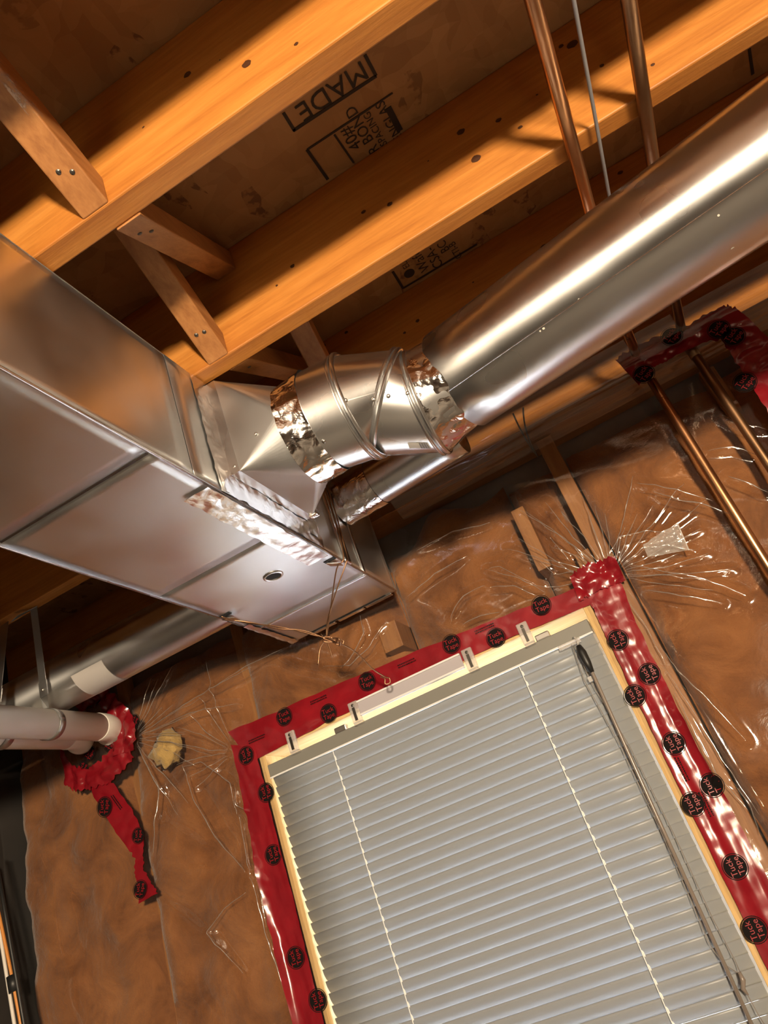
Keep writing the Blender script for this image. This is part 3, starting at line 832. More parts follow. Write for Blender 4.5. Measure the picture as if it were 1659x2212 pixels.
def batt(x0, x1, z0, z1, seed, label, mat=FIBRE, bulge=.022, rag=.02, y0=None):
    y0 = y0 or FACE + .056
    nx, nzv = max(6, int((x1 - x0) / .02)), max(6, int((z1 - z0) / .02))
    def fn(s_, t_):
        x, z = x0 + (x1 - x0) * s_, z0 + (z1 - z0) * t_
        z += rag * nz(x * 9 + seed, seed) * (t_ > .5) * t_
        e = (4 * s_ * (1 - s_)) ** .16 * (min(1, 6 * (1 - t_)) ** .5)
        y = y0 + .055 * (1 - e) - bulge * e - .022 * nz(x * 6 + seed, z * 6, seed) - .014 * nz(x * 17, z * 17 + seed, seed)
        return (x, y, z)
    g_ = Geo().grid(fn, nx, nzv)
    b0 = Geo().box(x0, x1, y0 + .05, y0 + .080, z0, z1 - rag)
    g_.add(b0.v, b0.f)
    o_ = g_.build('insulation_batt', mat, smooth=True, angle=60)
    return tag(o_, label, 'insulation', 'insulation batts in the stud bays')
batt(-2.02, -1.567, FLOOR, .90, 1.3, 'pink insulation batt at far left below the white pipes')
batt(-1.563, -1.118, FLOOR, .90, 4.1, 'pink insulation batt between the red tape strip and the window')
batt(-1.115, -.60, .535, .91, 7.7, 'torn insulation batt above the left half of the window', rag=.05)
batt(-.597, -.20, .535, .915, 9.2, 'insulation batt above the right half of the window, behind the trunk duct end', rag=.07, bulge=.012)
batt(-.015, .404, FLOOR, .905, 12.5, 'pink insulation batt right of the window behind the left copper pipe', rag=.015)
batt(.407, .797, FLOOR, .915, 15.2, 'pink insulation batt at the far right edge beyond the copper pipes')
batt(-.196, -.066, .535, .90, 17.0, 'narrow ragged strip of insulation left of the tall stud', rag=.03, bulge=.01)
def tuft(c_, r, seed, label, mat):
    g_ = Geo(); n, m = 18, 10; rings = []
    for i in range(m + 1):
        ph = math.pi * i / m; row = []
        for j in range(n):
            th = 2 * math.pi * j / n
            d = np.array([math.sin(ph) * math.cos(th), .35 * math.cos(ph), math.sin(ph) * math.sin(th)])
            k = 1 + .55 * nz(d[0] * 2.2 + seed, d[2] * 2.2, d[1] * 3) + .25 * nz(d[0] * 6, d[2] * 6 + seed, 0)
            row.append(np.array(c_) + d * r * k)
        rings.append(row)
    g_.loft(rings, True, True)
    return tag(g_.build('insulation_tuft', mat, smooth=True), label, 'insulation')
tuft((-1.375, 1.852, .625), .052, 3.0, 'small yellow tuft of loose insulation below the red taped pipe hole', FIBRE_Y)

# --- the clear plastic sheet: ridges are pulled towards the taped corners
RIDGES = []   # (polyline in x,z, width, height)
def ridge(pts, w=.010, h=.010):
    RIDGES.append((np.array([on_y(u, v, FILM_Y)[[0, 2]] for u, v in pts]), w, h * 1.05))
for pts, w, h in (
    ([(1356, 1220), (1457, 1242), (1529, 1256), (1609, 1287)], .012, .016), ([(1399, 1274), (1475, 1289), (1558, 1303)], .012, .014),
    ([(1256, 1252), (1204, 1216), (1120, 1164)], .008, .011), ([(1233, 1216), (1189, 1162)], .008, .010), ([(1276, 1231), (1240, 1180)], .008, .010),
    ([(1200, 1242), (1164, 1209)], .007, .009), ([(1059, 1231), (1081, 1225), (1124, 1249), (1164, 1270)], .008, .011), ([(1059, 1271), (1113, 1267), (1160, 1289)], .008, .010),
    ([(974, 1340), (985, 1312), (1005, 1288), (1049, 1265)], .010, .013), ([(1049, 1230), (1129, 1255), (1179, 1280)], .009, .012), ([(1000, 1350), (1040, 1330), (1080, 1322)], .008, .010),
    ([(1377, 1046), (1421, 1054), (1475, 1068), (1540, 1085)], .012, .013), ([(1413, 1066), (1457, 1083), (1529, 1097), (1583, 1115)], .012, .015),
    ([(1529, 978), (1583, 970), (1638, 985)], .010, .012), ([(1573, 1032), (1659, 1064)], .012, .014), ([(1560, 900), (1620, 925), (1659, 930)], .010, .012),
    ([(1318, 1200), (1340, 1165), (1400, 1150), (1460, 1155)], .009, .011), ([(1380, 1190), (1440, 1180), (1500, 1190)], .008, .009),
    ([(400, 1652), (425, 1722), (475, 1807), (540, 1882)], .022, .020), ([(398, 1660), (440, 1645), (500, 1690), (515, 1760)], .008, .008),
    ([(310, 1587), (425, 1512), (550, 1442)], .010, .014), ([(310, 1597), (375, 1604), (465, 1632)], .008, .012), ([(320, 1587), (400, 1582)], .007, .010),
    ([(310, 1590), (420, 1540), (520, 1520)], .009, .008), ([(550, 1892), (580, 2007), (615, 2107), (645, 2212)], .016, .020), ([(535, 1927), (490, 1960), (455, 2012), (485, 2050), (530, 2102)], .012, .014),
    ([(540, 1890), (430, 1880), (340, 1900)], .016, .010), ([(540, 1890), (440, 1830), (320, 1760)], .018, .010), ([(320, 1930), (400, 1980), (470, 2040)], .016, .010),
    ([(510, 1700), (515, 1740), (545, 1755)], .006, .008), ([(520, 1760), (540, 1850), (552, 1890)], .009, .010), ([(300, 1600), (350, 1700), (330, 1850)], .018, .012),
    ([(1423, 1392), (1464, 1449), (1528, 1510), (1612, 1601)], .010, .013), ([(1457, 1496), (1504, 1587), (1548, 1672), (1619, 1753)], .010, .015),
    ([(1440, 1450), (1500, 1540), (1560, 1640), (1640, 1760)], .008, .010), ([(1590, 1700), (1620, 1740), (1640, 1800)], .008, .010), ([(1350, 1290), (1400, 1360), (1440, 1440)], .010, .010),
    ([(900, 1190), (980, 1150), (1060, 1130)], .012, .009), ([(780, 1330), (790, 1370), (770, 1410), (740, 1450)], .010, .012), ([(700, 1440), (760, 1440), (800, 1400), (830, 1350)], .010, .012),
    ([(560, 1400), (640, 1440), (720, 1460)], .014, .008), ([(480, 1480), (540, 1440), (620, 1400)], .012, .009), ([(880, 1290), (940, 1240), (1010, 1200)], .012, .008),
    ([(150, 1900), (190, 1960), (200, 2060)], .03, .010), ([(60, 1780), (120, 1900), (130, 2050)], .03, .010), ([(420, 2100), (440, 2160), (480, 2212)], .02, .010)):
    ridge(pts, w, h)
rng = random.Random(11)
for (cx_, cz_), n, a0, a1 in (((-.045, .525), 26, -.7, 2.9), ((-1.47, .69), 12, -1.2, 1.2), ((-1.15, .53), 8, 1.6, 3.6)):
    for i in range(n):
        an = a0 + (a1 - a0) * (i + rng.random() * .7) / n; L_ = rng.uniform(.09, .26)
        p0 = np.array([cx_, cz_]) + .03 * np.array([math.cos(an), math.sin(an)])
        p1 = p0 + L_ * np.array([math.cos(an + rng.uniform(-.15, .15)), math.sin(an)])
        RIDGES.append((np.array([p0, (p0 + p1) / 2 + rng.uniform(-.008, .008), p1]), rng.uniform(.006, .010), rng.uniform(.005, .009)))

def film_disp(X, Z):
    """how far the sheet stands off towards the room, for arrays of x and z"""
    D = np.zeros_like(X)
    for pl, w, h in RIDGES:
        best = np.full(X.shape, 9.0); tt = np.zeros_like(X); n = len(pl) - 1
        for i in range(n):
            a, b_ = pl[i], pl[i + 1]; e = b_ - a; L2 = e @ e + 1e-12
            t = np.clip(((X - a[0]) * e[0] + (Z - a[1]) * e[1]) / L2, 0, 1)
            d = np.hypot(X - a[0] - t * e[0], Z - a[1] - t * e[1])
            m = d < best; best = np.where(m, d, best); tt = np.where(m, (i + t) / n, tt)
        D += h * np.exp(-(best / (1.05 * w)) ** 2) * np.sin(np.pi * np.clip(.12 + .76 * tt, 0, 1))
    D += .006 * np.sin(X * 9.0 + 2.1 * np.sin(Z * 5)) * np.cos(Z * 7 + 1.7 * np.sin(X * 4.3)) + 0.0012 * np.sin(X * 31 + Z * 17 + 3 * np.sin(Z * 9)) * np.sin(Z * 23 - X * 9)
    # it lies flat under the tape round the window
    flat = np.ones_like(X)
    ins = np.maximum(np.maximum(WX0 - .06 - X, X - WX1 - .07), Z - WZ1 - .07)
    flat = np.clip(ins / .03, .12, 1)
    return D * flat
ST = .0052
xs = np.arange(XL + .012, .95, ST); zs = np.arange(-.75, .992, ST)
XX, ZZ = np.meshgrid(xs, zs, indexing='ij')
YY = FILM_Y - film_disp(XX, ZZ)
def film_y(x, z):
    a = min(max((x - xs[0]) / ST, 0), len(xs) - 1.001); b = min(max((z - zs[0]) / ST, 0), len(zs) - 1.001)
    i, j = int(a), int(b); a -= i; b -= j
    return float((YY[i, j] * (1 - a) + YY[i + 1, j] * a) * (1 - b) + (YY[i, j + 1] * (1 - a) + YY[i + 1, j + 1] * a) * b)
# its top edge sweeps up to the joists
nxs, nzs = XX.shape
idx = np.arange(nxs * nzs).reshape(nxs, nzs)
hole = (XX > WX0 - .012) & (XX < WX1 + .012) & (ZZ < WZ1 + .012)
fl = []
for i in range(nxs - 1):
    for j in range(nzs - 1):
        if hole[i, j] and hole[i + 1, j + 1] and hole[i + 1, j] and hole[i, j + 1]: continue
        fl.append((idx[i, j], idx[i + 1, j], idx[i + 1, j + 1], idx[i, j + 1]))
g = Geo(); g.v = list(zip(XX.ravel().tolist(), YY.ravel().tolist(), ZZ.ravel().tolist())); g.f = [tuple(int(k) for k in q) for q in fl]
o = g.build('vapour_barrier', FILM, smooth=True)
tag(o, 'wrinkled clear plastic sheet stretched over the insulation and round the window', 'plastic sheet')
# hazy tubes along the main ridges, added so the folds show light streaks
FOLD_STREAK = clear_film('fold_streak_film', .12, .16, 4.0)
rgf = random.Random(3)
for pl, w, h in RIDGES:
    if w > .013 and h < .012: continue
    L_ = sum(np.linalg.norm(pl[i + 1] - pl[i]) for i in range(len(pl) - 1)); n = max(8, int(L_ / .006)); pts, rad = [], []
    r0 = min(.0026, .16 * w) * rgf.uniform(.6, 1.1)
    for i in range(n + 1):
        t = i / n * (len(pl) - 1); k = min(len(pl) - 2, int(t)); q = pl[k] * (1 - t + k) + pl[k + 1] * (t - k)
        q = q + .0022 * np.array([nz(i * .21, w * 900), nz(w * 700, i * .19)])
        pts.append((q[0], film_y(q[0], q[1]) - .0012 - .002 * nz(i * .16, L_ * 40), q[1])); rad.append(.0004 + r0 * math.sin(math.pi * i / n) ** .7 * (.65 + .5 * nz(i * .3, h * 500)))
    if any(q[0] > WX0 - .03 and q[0] < WX1 + .03 and q[2] < WZ1 + .03 for q in pts): continue
    Geo().tube(pts, rad, 7).build('fold_streak', FOLD_STREAK, o, smooth=True)
# second sheet sloping from the joist to the head of the wall behind the big duct
def slope(s_, t_):
    x = -.47 + 1.6 * s_
    y, z = 1.70 + (FILM_Y - .004 - 1.70) * t_, .998 - .085 * t_
    k = math.sin(math.pi * t_)
    z -= k * (.006 + .008 * nz(x * 2.2, t_ * 5) + .004 * nz(x * 5, t_ * 14))
    return (x, y, z)
o = Geo().grid(slope, 150, 60).build('plastic_flap', FILM, smooth=True)
tag(o, 'clear plastic flap sloping from the joist to the wall behind the big duct', 'plastic sheet')
# clear tape scrap with a pale end on the sheet
sc = thing('clear_tape_scrap', 'crinkled scrap of clear tape stuck to the plastic right of the window corner', 'tape', tuple(on_y(1450, 1160, FILM_Y - .02)))
a, c, d, e = (on_y(*q, FILM_Y) for q in ((1390, 1180), (1465, 1133), (1490, 1190), (1400, 1205)))
def fn(s_, t_):
    p = (a * (1 - s_) + c * s_) * (1 - t_) + (e * (1 - s_) + d * s_) * t_
    return (p[0], film_y(p[0], p[2]) - .004 - .010 * abs(nz(p[0] * 40, p[2] * 40)) - .004 * nz(p[0] * 120, p[2] * 120), p[2])
Geo().grid(fn, 26, 18).build('film', CLEAR, sc, smooth=True)
g = Geo(); g.add([fn(.97, .0), fn(1.0, .0), fn(1.0, 1.0), fn(.97, 1.0)], [(0, 1, 2, 3)]); g.build('torn_edge', WHITE_TAPE, sc)

# ================================================================ RED TAPE WITH ITS PRINTED LOGOS
def tape_y(x, z, lift=.004): return film_y(x, z) - lift
def ribbon(name, A, B, parent, nu, nv, seed, amp=.003, lift=.004, rag=.004, yfun=None, fx=20, fz=20):
    """tape between two edge polylines in x,z; it follows the sheet and wrinkles"""
    def along(P, t):
        P = [np.array(p, float) for p in P]; k = min(len(P) - 2, int(t * (len(P) - 1))); f_ = t * (len(P) - 1) - k
        return P[k] * (1 - f_) + P[k + 1] * f_
    def fn_(s_, t_):
        a_, b2 = along(A, s_), along(B, s_)
        k = t_ + rag * (abs(t_ - .5) * 2) * nz(s_ * 23 + seed, t_ * 3) / max(.01, np.linalg.norm(b2 - a_))
        p_ = a_ * (1 - k) + b2 * k
        y = (yfun or tape_y)(p_[0], p_[1], lift) - amp * (1.2 * abs(nz(p_[0] * fx + seed, p_[1] * fz)) + .25 * nz(p_[0] * 55, p_[1] * 55 + seed))
        return (p_[0], y, p_[1])
    return Geo().grid(fn_, nu, nv).build(name, RED, parent, smooth=True)
LOGO_R = .0250
def logo(parent, uv, rot, r=LOGO_R, y=None, sx=1.0, cut=None, text=True):
    """black disc with the two printed words, lying on the tape"""
    c_ = on_y(uv[0], uv[1], (y or FILM_Y) - .006)
    rt = np.array([math.cos(rot), 0, math.sin(rot)]); up = np.array([-math.sin(rot), 0, math.cos(rot)])
    conf = (lambda lift: (lambda p_: np.array([p_[0], (film_y(p_[0], p_[2]) - lift) if y is None else y - lift + .002, p_[2]])))
    g_ = Geo(); n = 26
    def arc(r0, r1, seg):
        vs, fs = [], []
        for k in range(seg):
            t = 2 * math.pi * k / seg
            for q in (r0, r1): vs.append(conf(.0095)(c_ + rt * q * math.cos(t) * sx + up * q * math.sin(t)))
        for k in range(seg):
            a_ = 2 * k; b2 = 2 * ((k + 1) % seg); fs.append((a_, a_ + 1, b2 + 1, b2))
        return vs, fs
    g_.add(*arc(r * .0, r * .88, n)); g_.add(*arc(r * .94, r, n))
    lo = g_.build('logo_disc', INK, parent)
    if text:
        for word, dy in (('Tuck', .27), ('Tape', -.33)):
            text_mesh('logo_lettering', word, r * .68, c_ + up * r * dy, rt * sx, up, REDINK, lo, conform=conf(.0108))
    return lo
def small_print(parent, uv, rot, w=.05, rows=2, y=None):
    c_ = on_y(uv[0], uv[1], FILM_Y - .006); rt = np.array([math.cos(rot), 0, math.sin(rot)]); up = np.array([-math.sin(rot), 0, math.cos(rot)])
    g_ = Geo(); rg = random.Random(int(uv[0]))
    for i in range(rows):
        x = -w / 2
        while x < w / 2:
            l_ = rg.uniform(.0015, .004)
            q = [c_ + rt * (x + a_) + up * (i * .006 + b2) for a_, b2 in ((0, 0), (l_, 0), (l_, .0028), (0, .0028))]
            g_.add([(p_[0], (film_y(p_[0], p_[2]) - .0100) if y is None else y - .0085, p_[2]) for p_ in q], [(0, 1, 2, 3)]); x += l_ + .0012
    return g_.build('small_print', INK, parent)

tp = thing('red_tape', 'red printed tape along the head of the window', 'tape', (-.6, FILM_Y - .01, .49), 'red tape round the window')
ribbon('tape_strip', [(-1.155, .585), (-.85, .577), (-.57, .565), (-.31, .549), (-.10, .531), (-.04, .528)], [(-1.112, .482), (-.85, .496), (-.6, .490), (-.31, .492), (-.13, .484), (-.10, .484)], tp, 150, 16, 1.0)
for uv, txt in (((976, 1391), 1), ((794, 1472), 1), ((615, 1548), 1), ((1170, 1308), 1), ((1072, 1378), 1), ((711, 1541), 1)):
    logo(tp, uv, -.02, text=bool(txt))
for uv in ((880, 1436), (690, 1515), (1048, 1362), (556, 1600)): small_print(tp, uv, -.02)
tr_ = thing('red_tape', 'crinkled red tape down the right side of the window', 'tape', (-.09, FILM_Y - .01, -.7), 'red tape round the window')
ribbon('tape_strip', [(-.028, .535), (-.045, .40), (-.050, .16), (-.045, -.16), (-.045, -.70)], [(-.118, .49), (-.120, .40), (-.122, .16), (-.124, -.16), (-.124, -.70)], tr_, 200, 20, 4.0, amp=.0045, lift=.006, fx=30, fz=3.0)
for uv in ((1335, 1383), (1403, 1456), (1372, 1503), (1456, 1606), (1538, 1696), (1497, 1737), (1588, 1872), (1630, 2008)): logo(tr_, uv, math.pi / 2)
for uv in ((1530, 1735), (1478, 1660)): small_print(tr_, uv, math.pi / 2)
ribbon('bunched_fold', [(-.135, .565), (-.08, .575), (-.018, .560)], [(-.140, .500), (-.09, .505), (-.022, .500)], tr_, 50, 26, 7.0, amp=.016, lift=.008, rag=.010)
tl_ = thing('red_tape', 'red tape down the left side of the window', 'tape', (-1.12, FILM_Y - .01, -.7), 'red tape round the window')
ribbon('tape_strip', [(-1.158, .55), (-1.160, .35), (-1.168, .20), (-1.160, 0), (-1.155, -.70)], [(-1.088, .52), (-1.086, .35), (-1.085, .12), (-1.087, 0), (-1.087, -.70)], tl_, 170, 14, 9.0, amp=.005, lift=.005, fx=40, fz=7)
for uv in ((533, 1632), (576, 1712), (592, 1846), (640, 2068), (688, 2160)): logo(tl_, uv, math.pi / 2)

# patch round the two copper pipes
pt = thing('red_tape_patch', 'red tape patch sealing the two copper pipes where they pass through the plastic', 'tape', (.33, 1.80, .75))
def pyf(x, z, lift): return 1.764 - lift
ribbon('tape_strip', [(.205, .995), (.25, 1.0), (.30, .998), (.40, .985), (.475, .985), (.492, .972)], [(.222, .900), (.27, .925), (.31, .925), (.385, .922), (.45, .905), (.480, .92)], pt, 90, 22, 21.0, amp=.010, lift=.0, rag=.008, yfun=pyf)
ribbon('tape_strip', [(.432, .955), (.430, .85), (.425, .72), (.42, .58)], [(.498, .965), (.515, .86), (.520, .72), (.52, .58)], pt, 70, 14, 25.0, amp=.006, lift=.004, yfun=pyf)
for uv, sx in (((1391, 808), 1), ((1451, 727), 1), ((1553, 712), 1), ((1585, 727), 1), ((1609, 826), 1)): logo(pt, uv, .5, y=1.753, r=.026)
# sleeve round the hole of the white pipes and the strip hanging from it
pp = thing('red_tape_patch', 'crumpled red tape round the hole where the white plastic pipes leave', 'tape', (-1.6, FILM_Y - .01, .6))
ribbon('tape_strip', [(-1.66, .92), (-1.60, .915), (-1.53, .885), (-1.47, .79), (-1.44, .70), (-1.46, .655)], [(-1.64, .84), (-1.60, .845), (-1.555, .83), (-1.53, .78), (-1.51, .71), (-1.54, .665)], pp, 70, 18, 31.0, amp=.022, lift=.012, rag=.012)
ribbon('tape_strip', [(-1.735, .78), (-1.70, .70), (-1.64, .665), (-1.58, .675), (-1.50, .72)], [(-1.735, .655), (-1.69, .62), (-1.63, .605), (-1.56, .60), (-1.47, .635)], pp, 70, 18, 34.0, amp=.016, lift=.010, rag=.012)
for uv in ((292, 1560), (196, 1628), (182, 1660), (240, 1607)): logo(pp, uv, .8, r=.024)
ps = thing('red_tape', 'torn red tape strip hanging down the left insulation from the pipe hole', 'tape', (-1.53, FILM_Y - .01, .26))
ribbon('tape_strip', [(-1.655, .635), (-1.600, .50), (-1.555, .41), (-1.535, .375), (-1.545, .34), (-1.535, .30), (-1.545, .262)], [(-1.560, .595), (-1.515, .50), (-1.495, .43), (-1.507, .375), (-1.513, .34), (-1.495, .30), (-1.478, .268)], ps, 110, 12, 41.0, amp=.003, lift=.006, rag=.006)
for uv, r in (((230, 1743), .0285), ((298, 1805), .022), ((305, 1921), .024)): logo(ps, uv, math.pi / 2 - .3, r=r)
small_print(ps, (258, 1730), math.pi / 2 + .45)

# ================================================================ WHITE PVC PIPES AND STRAPS
PR = .0385
pd_ = np.array([-.205, .971, .123]); pd_ /= np.linalg.norm(pd_)
q0 = at_depth(0, 1559, F_PX * 2 * PR / 71)
def pvc(off, label, s0, s1):
    root = thing('plastic_pipe', label, 'pipe', tuple(q0 + off), 'white plastic vent pipes')
    end = q0 + off + pd_ * s1
    Geo().tube([q0 + off + pd_ * s0, end - pd_ * .06], PR, 40).build('straight_run', PVC, root, smooth=True)
    bend = [end - pd_ * .07, end - pd_ * .065, end - pd_ * .03]
    for k in range(1, 7):
        t = k / 6; bend.append(end - pd_ * .03 + pd_ * .07 * math.sin(t * 1.3) + np.array([-.55, 0, -.25]) * .06 * (1 - math.cos(t * 1.3)))
    Geo().tube(bend, [PR] + [PR * 1.03] * (len(bend) - 1), 40).build('elbow_end', PVC, root, smooth=True)
    return root
s_wall = (1.815 - q0[1]) / pd_[1]
pvc(np.array([0, 0, 0]), 'upper white plastic pipe entering the wall at far left', -1.6, s_wall)
off2 = np.array([-.095, .0, .012])
pvc(off2, 'lower white plastic pipe, partly hidden behind the upper one', -1.6, s_wall - .03)
def strap_on(root_label, s_at, off, top, w, mat=GALV_S):
    root = thing('pipe_strap', root_label, 'strap', tuple(q0 + off + pd_ * s_at), 'metal pipe straps')
    c_ = q0 + off + pd_ * s_at
    sx_ = np.cross(pd_, (0, 0, 1.0)); sx_ /= np.linalg.norm(sx_); sz_ = np.cross(sx_, pd_)
    rows = []
    for k in range(41):
        t = 2 * math.pi * k / 40
        rows.append([c_ + (PR + .0015) * (math.cos(t) * sx_ + math.sin(t) * sz_) + pd_ * w / 2 * e_ for e_ in (-1, 1)])
    Geo().loft(rows, closed=False).build('loop', mat, root, smooth=True, solid=.0012)
    t0 = c_ + (PR + .002) * sz_; top = np.array(top, float)
    d = (top - t0); wv = np.array([1.0, -.1, 0]); wv /= np.linalg.norm(wv)
    mid = t0 + d * .12
    Geo().loft([[t0 - pd_ * w / 2, t0 + pd_ * w / 2], [mid - wv * w / 2, mid + wv * w / 2], [top - wv * w / 2, top + wv * w / 2]], closed=False).build('hanger_strip', mat, root, solid=.0014)
    c2 = t0 + d * .20
    Geo().beam(c2 - d * .07, c2 + d * .07, wv * w * 1.15, np.array([0, -.004, 0])).build('clamp_plate', mat, root, bevel=.0006)
    Geo().disc(c2 + np.array([0, -.003, -.004]), (0, -1, 0), .005, .004, 12, True).build('screw', SCREW, root, smooth=True)
    return root
sA = (1.455 - q0[1]) / pd_[1]
r1_ = strap_on('metal strap hanging from the joist round the upper white pipe', .195, np.array([0, 0, 0]), (-1.40, 1.452, .999), .026)
Geo().add([(-1.413, 1.452, .9985), (-1.387, 1.452, .9985), (-1.43, 1.425, .985), (-1.455, 1.425, .978)], [(0, 1, 2, 3)]).build('bent_end', GALV_S, r1_, solid=.0014)
strap_on('metal strap at the left picture edge round the lower white pipe', .10, off2, (-1.50, 1.448, .999), .032)

# ================================================================ WINDOW BLIND
blind = thing('window_blind', 'closed grey venetian blind with narrow slats hung in the window', 'blind', (-.6, 1.86, -.5))
SX0, SX1 = -1.063, -.146
Geo().box(WX0 + .001, WX1 - .003, FILM_Y - .003, FILM_Y + .028, .424, .4575).build('headrail', HEADRAIL, blind, bevel=.002)
Geo().box(WX0 + .001, WX1 - .003, FILM_Y - .0045, FILM_Y - .002, .4215, .4255).build('headrail_lip', VINYL, blind, bevel=.0008)
pitch = .0256; sw = .0310; tilt = math.radians(64); arch = .0034; sy = FILM_Y + .012
prof = []
for k in range(7):
    u = -1 + 2 * k / 6
    # room-side edge up: u=+1 is the room-side upper edge
    yy = -u * sw / 2 * math.cos(tilt); zz = u * sw / 2 * math.sin(tilt)
    bow = arch * (1 - u * u)
    prof.append((yy - bow * math.sin(tilt), zz - bow * math.cos(tilt)))
g = Geo(); g.loft([[np.array([x, sy + p_[0], 0 + p_[1]]) for p_ in prof] for x in np.linspace(SX0, SX1, 9)], closed=False)
first = None; z = .4085; ns = 0
while z > -.53:
    if first is None:
        first = g.build('slat', SLAT, blind, smooth=True); m = first.modifiers.new('thickness', 'SOLIDIFY'); m.thickness = .0006
        base_z = first.location.z; first.location.z = base_z + z
    else:
        c = first.copy(); COL.objects.link(c); c.parent = blind; c.location.z = base_z + z
    z -= pitch; ns += 1
zbot = z
for x in (-.871, -.337):
    lad = Geo().tube([(x, FILM_Y - .0035, .424), (x, FILM_Y - .0045, zbot)], .0011, 6).build('ladder_cord', CORD, blind)
    zz = .4085
    while zz > -.5:
        Geo().tube([(x + .001, FILM_Y - .0052, zz - .0015), (x + .003, FILM_Y - .0056, zz - .006), (x + .003, FILM_Y - .0048, zz - .013)], .0017, 6).build('ladder_rung', CORD, lad)
        zz -= pitch
# tilt wand with black tape round its hook
wd = Geo().tube([(-.1845, FILM_Y - .020, .405), (-.183, FILM_Y - .022, .33), (-.190, FILM_Y - .020, 0), (-.197, FILM_Y - .018, -.45)], .0040, 12).build('tilt_wand', WAND, blind, smooth=True, label='dark smoked plastic wand')
Geo().tube([(-.1855, FILM_Y - .020, .404), (-.185, FILM_Y - .021, .385), (-.184, FILM_Y - .022, .36), (-.183, FILM_Y - .022, .335)], [.006, .0105, .0095, .0055], 12).build('black_tape', BLACK, wd, smooth=True)
hk = Geo().box(-.232, -.176, FILM_Y - .012, FILM_Y - .004, .412, .424).build('wand_bracket', CLEAR, blind, bevel=.0015)
Geo().tube([(-.190, FILM_Y - .010, .428), (-.184, FILM_Y - .018, .424), (-.183, FILM_Y - .022, .412), (-.186, FILM_Y - .020, .404)], .0026, 8).build('hook', CLEAR, hk, smooth=True)
for k, pts in enumerate(([(1235, 1392), (1262, 1470), (1340, 1610), (1425, 1790), (1495, 1950), (1530, 2035), (1560, 2080), (1598, 2105)], [(1240, 1392), (1275, 1470), (1360, 1612), (1455, 1800), (1540, 1985), (1588, 2075), (1602, 2108)])):
    Geo().tube([on_y(u, v, FILM_Y - .014) for u, v in pts], .0008, 6).build('lift_cord', LIFT, blind, smooth=True)
cj = [on_y(u, v, FILM_Y - .024) for u, v in ((1597, 2100), (1602, 2118), (1608, 2135), (1616, 2150))]
Geo().tube([c_ + np.array([.003 * math.sin(i * 2.1), 0, 0]) for i, c_ in enumerate(cj)], [.003, .005, .0045, .002], 10).build('cord_knot', WAND, blind, smooth=True)
Geo().tube([on_y(u, v, FILM_Y - .024) for u, v in ((1610, 2140), (1640, 2195), (1659, 2225))], .0008, 6).build('lift_cord', LIFT, blind, smooth=True)
jt = on_y(1275, 1465, FILM_Y - .018); Geo().box(jt[0] - .006, jt[0] + .004, jt[1] - .002, jt[1] + .002, jt[2] - .008, jt[2] + .004).build('cord_joiner', CLEAR, blind, bevel=.001)
# clear plastic clips over the headrail, metal mounting brackets, loose valance bar
for i, x in enumerate((-.970, -.774, -.441, -.289)):
    z0, z1 = .456, .512
    cl = Geo().box(x - .014, x + .014, FILM_Y - .020, FILM_Y - .011, z0, z1).build('valance_clip', CLEAR, blind, bevel=.003)
    Geo().box(x - .012, x + .012, FILM_Y - .019, FILM_Y - .002, z0 - .004, z0 + .004).build('clip_foot', CLEAR, cl, bevel=.001)
    Geo().box(x - .0035, x + .0035, FILM_Y - .0225, FILM_Y - .0195, z0 + .006, z1 - .016).build('slot', STEEL_D, cl)
    Geo().disc((x, FILM_Y - .020, z1 - .010), (0, -1, 0), .0042, .002, 12, True).build('screw', STEEL_D, cl)
for x in (-.835, -.255):
    Geo().box(x - .020, x + .016, FILM_Y + .003, FILM_Y + .020, .4575, .474).build('mounting_bracket', SCREW, blind, bevel=.003)
vb = Geo(); vb.box(-.760, -.460, FILM_Y - .019, FILM_Y - .013, .472, .506); o = vb.build('valance_bar', plain('translucent_vinyl', (.42, .39, .42), .3), blind, bevel=.001)
for z0_ in (.503, .469): Geo().box(-.760, -.460, FILM_Y - .023, FILM_Y - .012, z0_, z0_ + .005).build('rim', VINYL, o, bevel=.001)

# ================================================================ HANGER WIRE UNDER THE TRUNK DUCT
hw = thing('hanger_wire', 'twisted rusty wire hanging loose under the end of the trunk duct', 'wire', (-.671, 1.55, .55))
K = on_y(705, 1380, 1.55)
def wire(pts, r=.0016, name='strand'):
    P = [np.array(p, float) for p in pts]; out = []
    for i in range(len(P) - 1):
        p_1 = P[max(0, i - 1)]; p2 = P[i]; p3 = P[i + 1]; p4 = P[min(len(P) - 1, i + 2)]
        for t in [k / 6 for k in range(6)]:
            out.append(.5 * ((2 * p2) + (-p_1 + p3) * t + (2 * p_1 - 5 * p2 + 4 * p3 - p4) * t * t + (-p_1 + 3 * p2 - 3 * p3 + p4) * t ** 3))
    out.append(P[-1])
    return Geo().tube(out, r, 7).build(name, WIRE, hw, smooth=True)
wire([(DX1 + .010, 1.512, .98), (DX1 + .010, 1.505, .86), (DX1 + .008, 1.487, .73), on_y(727, 1230, 1.49), on_y(715, 1310, 1.53), K])
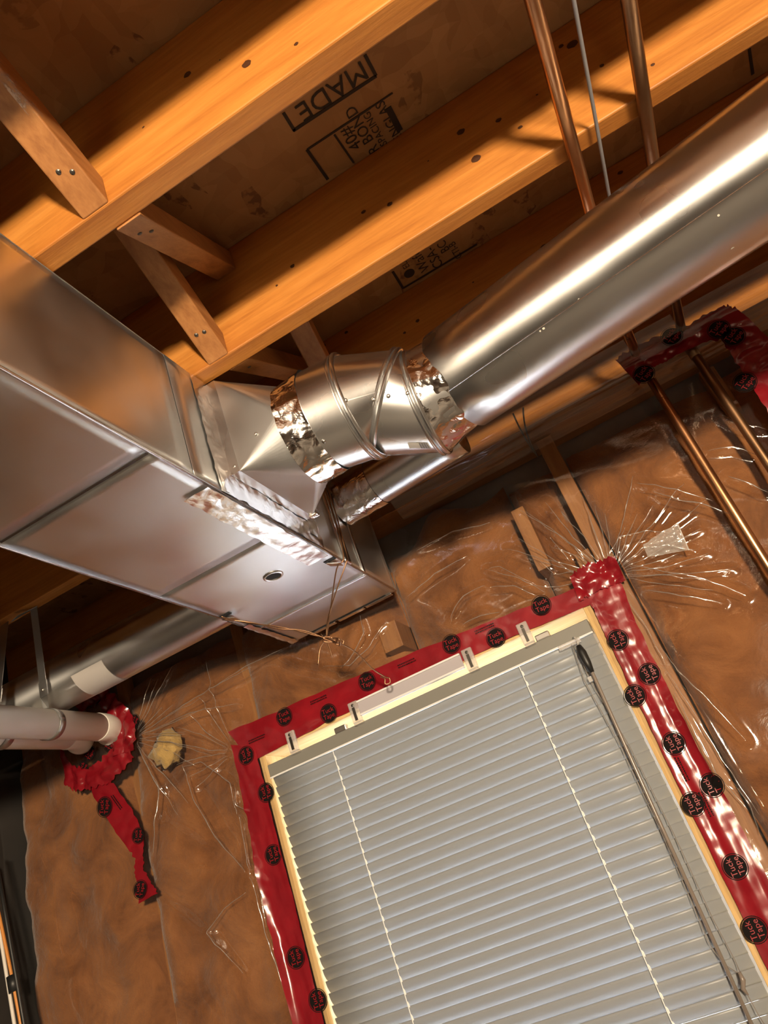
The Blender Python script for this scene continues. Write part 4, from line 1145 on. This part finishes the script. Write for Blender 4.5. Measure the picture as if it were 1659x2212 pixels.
wire([(DX1 + .010, 1.530, .98), (DX1 + .010, 1.525, .86), (DX1 + .006, 1.512, .735), on_y(748, 1215, 1.50), on_y(727, 1275, 1.51), on_y(708, 1340, 1.54), K])
wire([on_z(478, 1332, DZ0 - .004), on_y(530, 1345, 1.50), on_y(590, 1352, 1.51), on_y(650, 1364, 1.53), K])
wire([on_z(482, 1338, DZ0 - .004), on_y(545, 1345, 1.50), on_y(600, 1358, 1.51), on_y(655, 1362, 1.53), K + np.array([.004, 0, -.004])])
wire([K, on_y(692, 1400, 1.55), on_y(687, 1436, 1.55)]); wire([K, on_y(712, 1400, 1.55), on_y(717, 1418, 1.55)])
wire([K, on_y(735, 1390, 1.58), on_y(770, 1410, 1.63), on_y(805, 1445, 1.69), on_y(832, 1462, 1.73), on_y(841, 1465, 1.735), on_y(842, 1475, 1.735), on_y(832, 1477, 1.73), on_y(831, 1466, 1.73), on_y(822, 1462, 1.73)])
rg = random.Random(5)
knot = [K + np.array([.012 * math.cos(i * 1.9) + .0028 * i * .6, .008 * math.sin(i * 2.3), -.0012 * i + .010 * math.sin(i * 1.7)]) for i in range(16)]
wire(knot, .0018, 'knot')
wire([K + np.array([-.01, 0, .016]), K, K + np.array([.02, 0, -.01]), K + np.array([.034, .01, -.018]), K + np.array([.03, .01, -.026])])

# ================================================================ CABLES IN THE LEFT CORNER
for px, r, mt, nm, lb in (([(-24, 1870), (0, 2017), (31, 2212), (45, 2290)], .0048, WHITE, 'white_cable', 'white cable running down the dark left corner'),
                          ([(-30, 1850), (0, 1985), (26, 2110), (45, 2212), (58, 2290)], .0045, ORANGE, 'orange_cable', 'orange copper coloured cable beside the white one in the left corner'),
                          ([(-10, 1850), (14, 1990), (38, 2130), (52, 2212), (62, 2290)], .0060, BLACK, 'black_cable', 'black cable in the dark left corner')):
    o = Geo().tube([on_y(u, v, 1.745) for u, v in px], r, 12).build(nm, mt, smooth=True)
    tag(o, lb, 'cable')
o = Geo().tube([on_y(26, 2107, 1.745), on_y(32, 2142, 1.745)], .0150, 12).build('tape_wrap', BLACK, smooth=True)
tag(o, 'black tape bundling the cables in the left corner', 'tape')
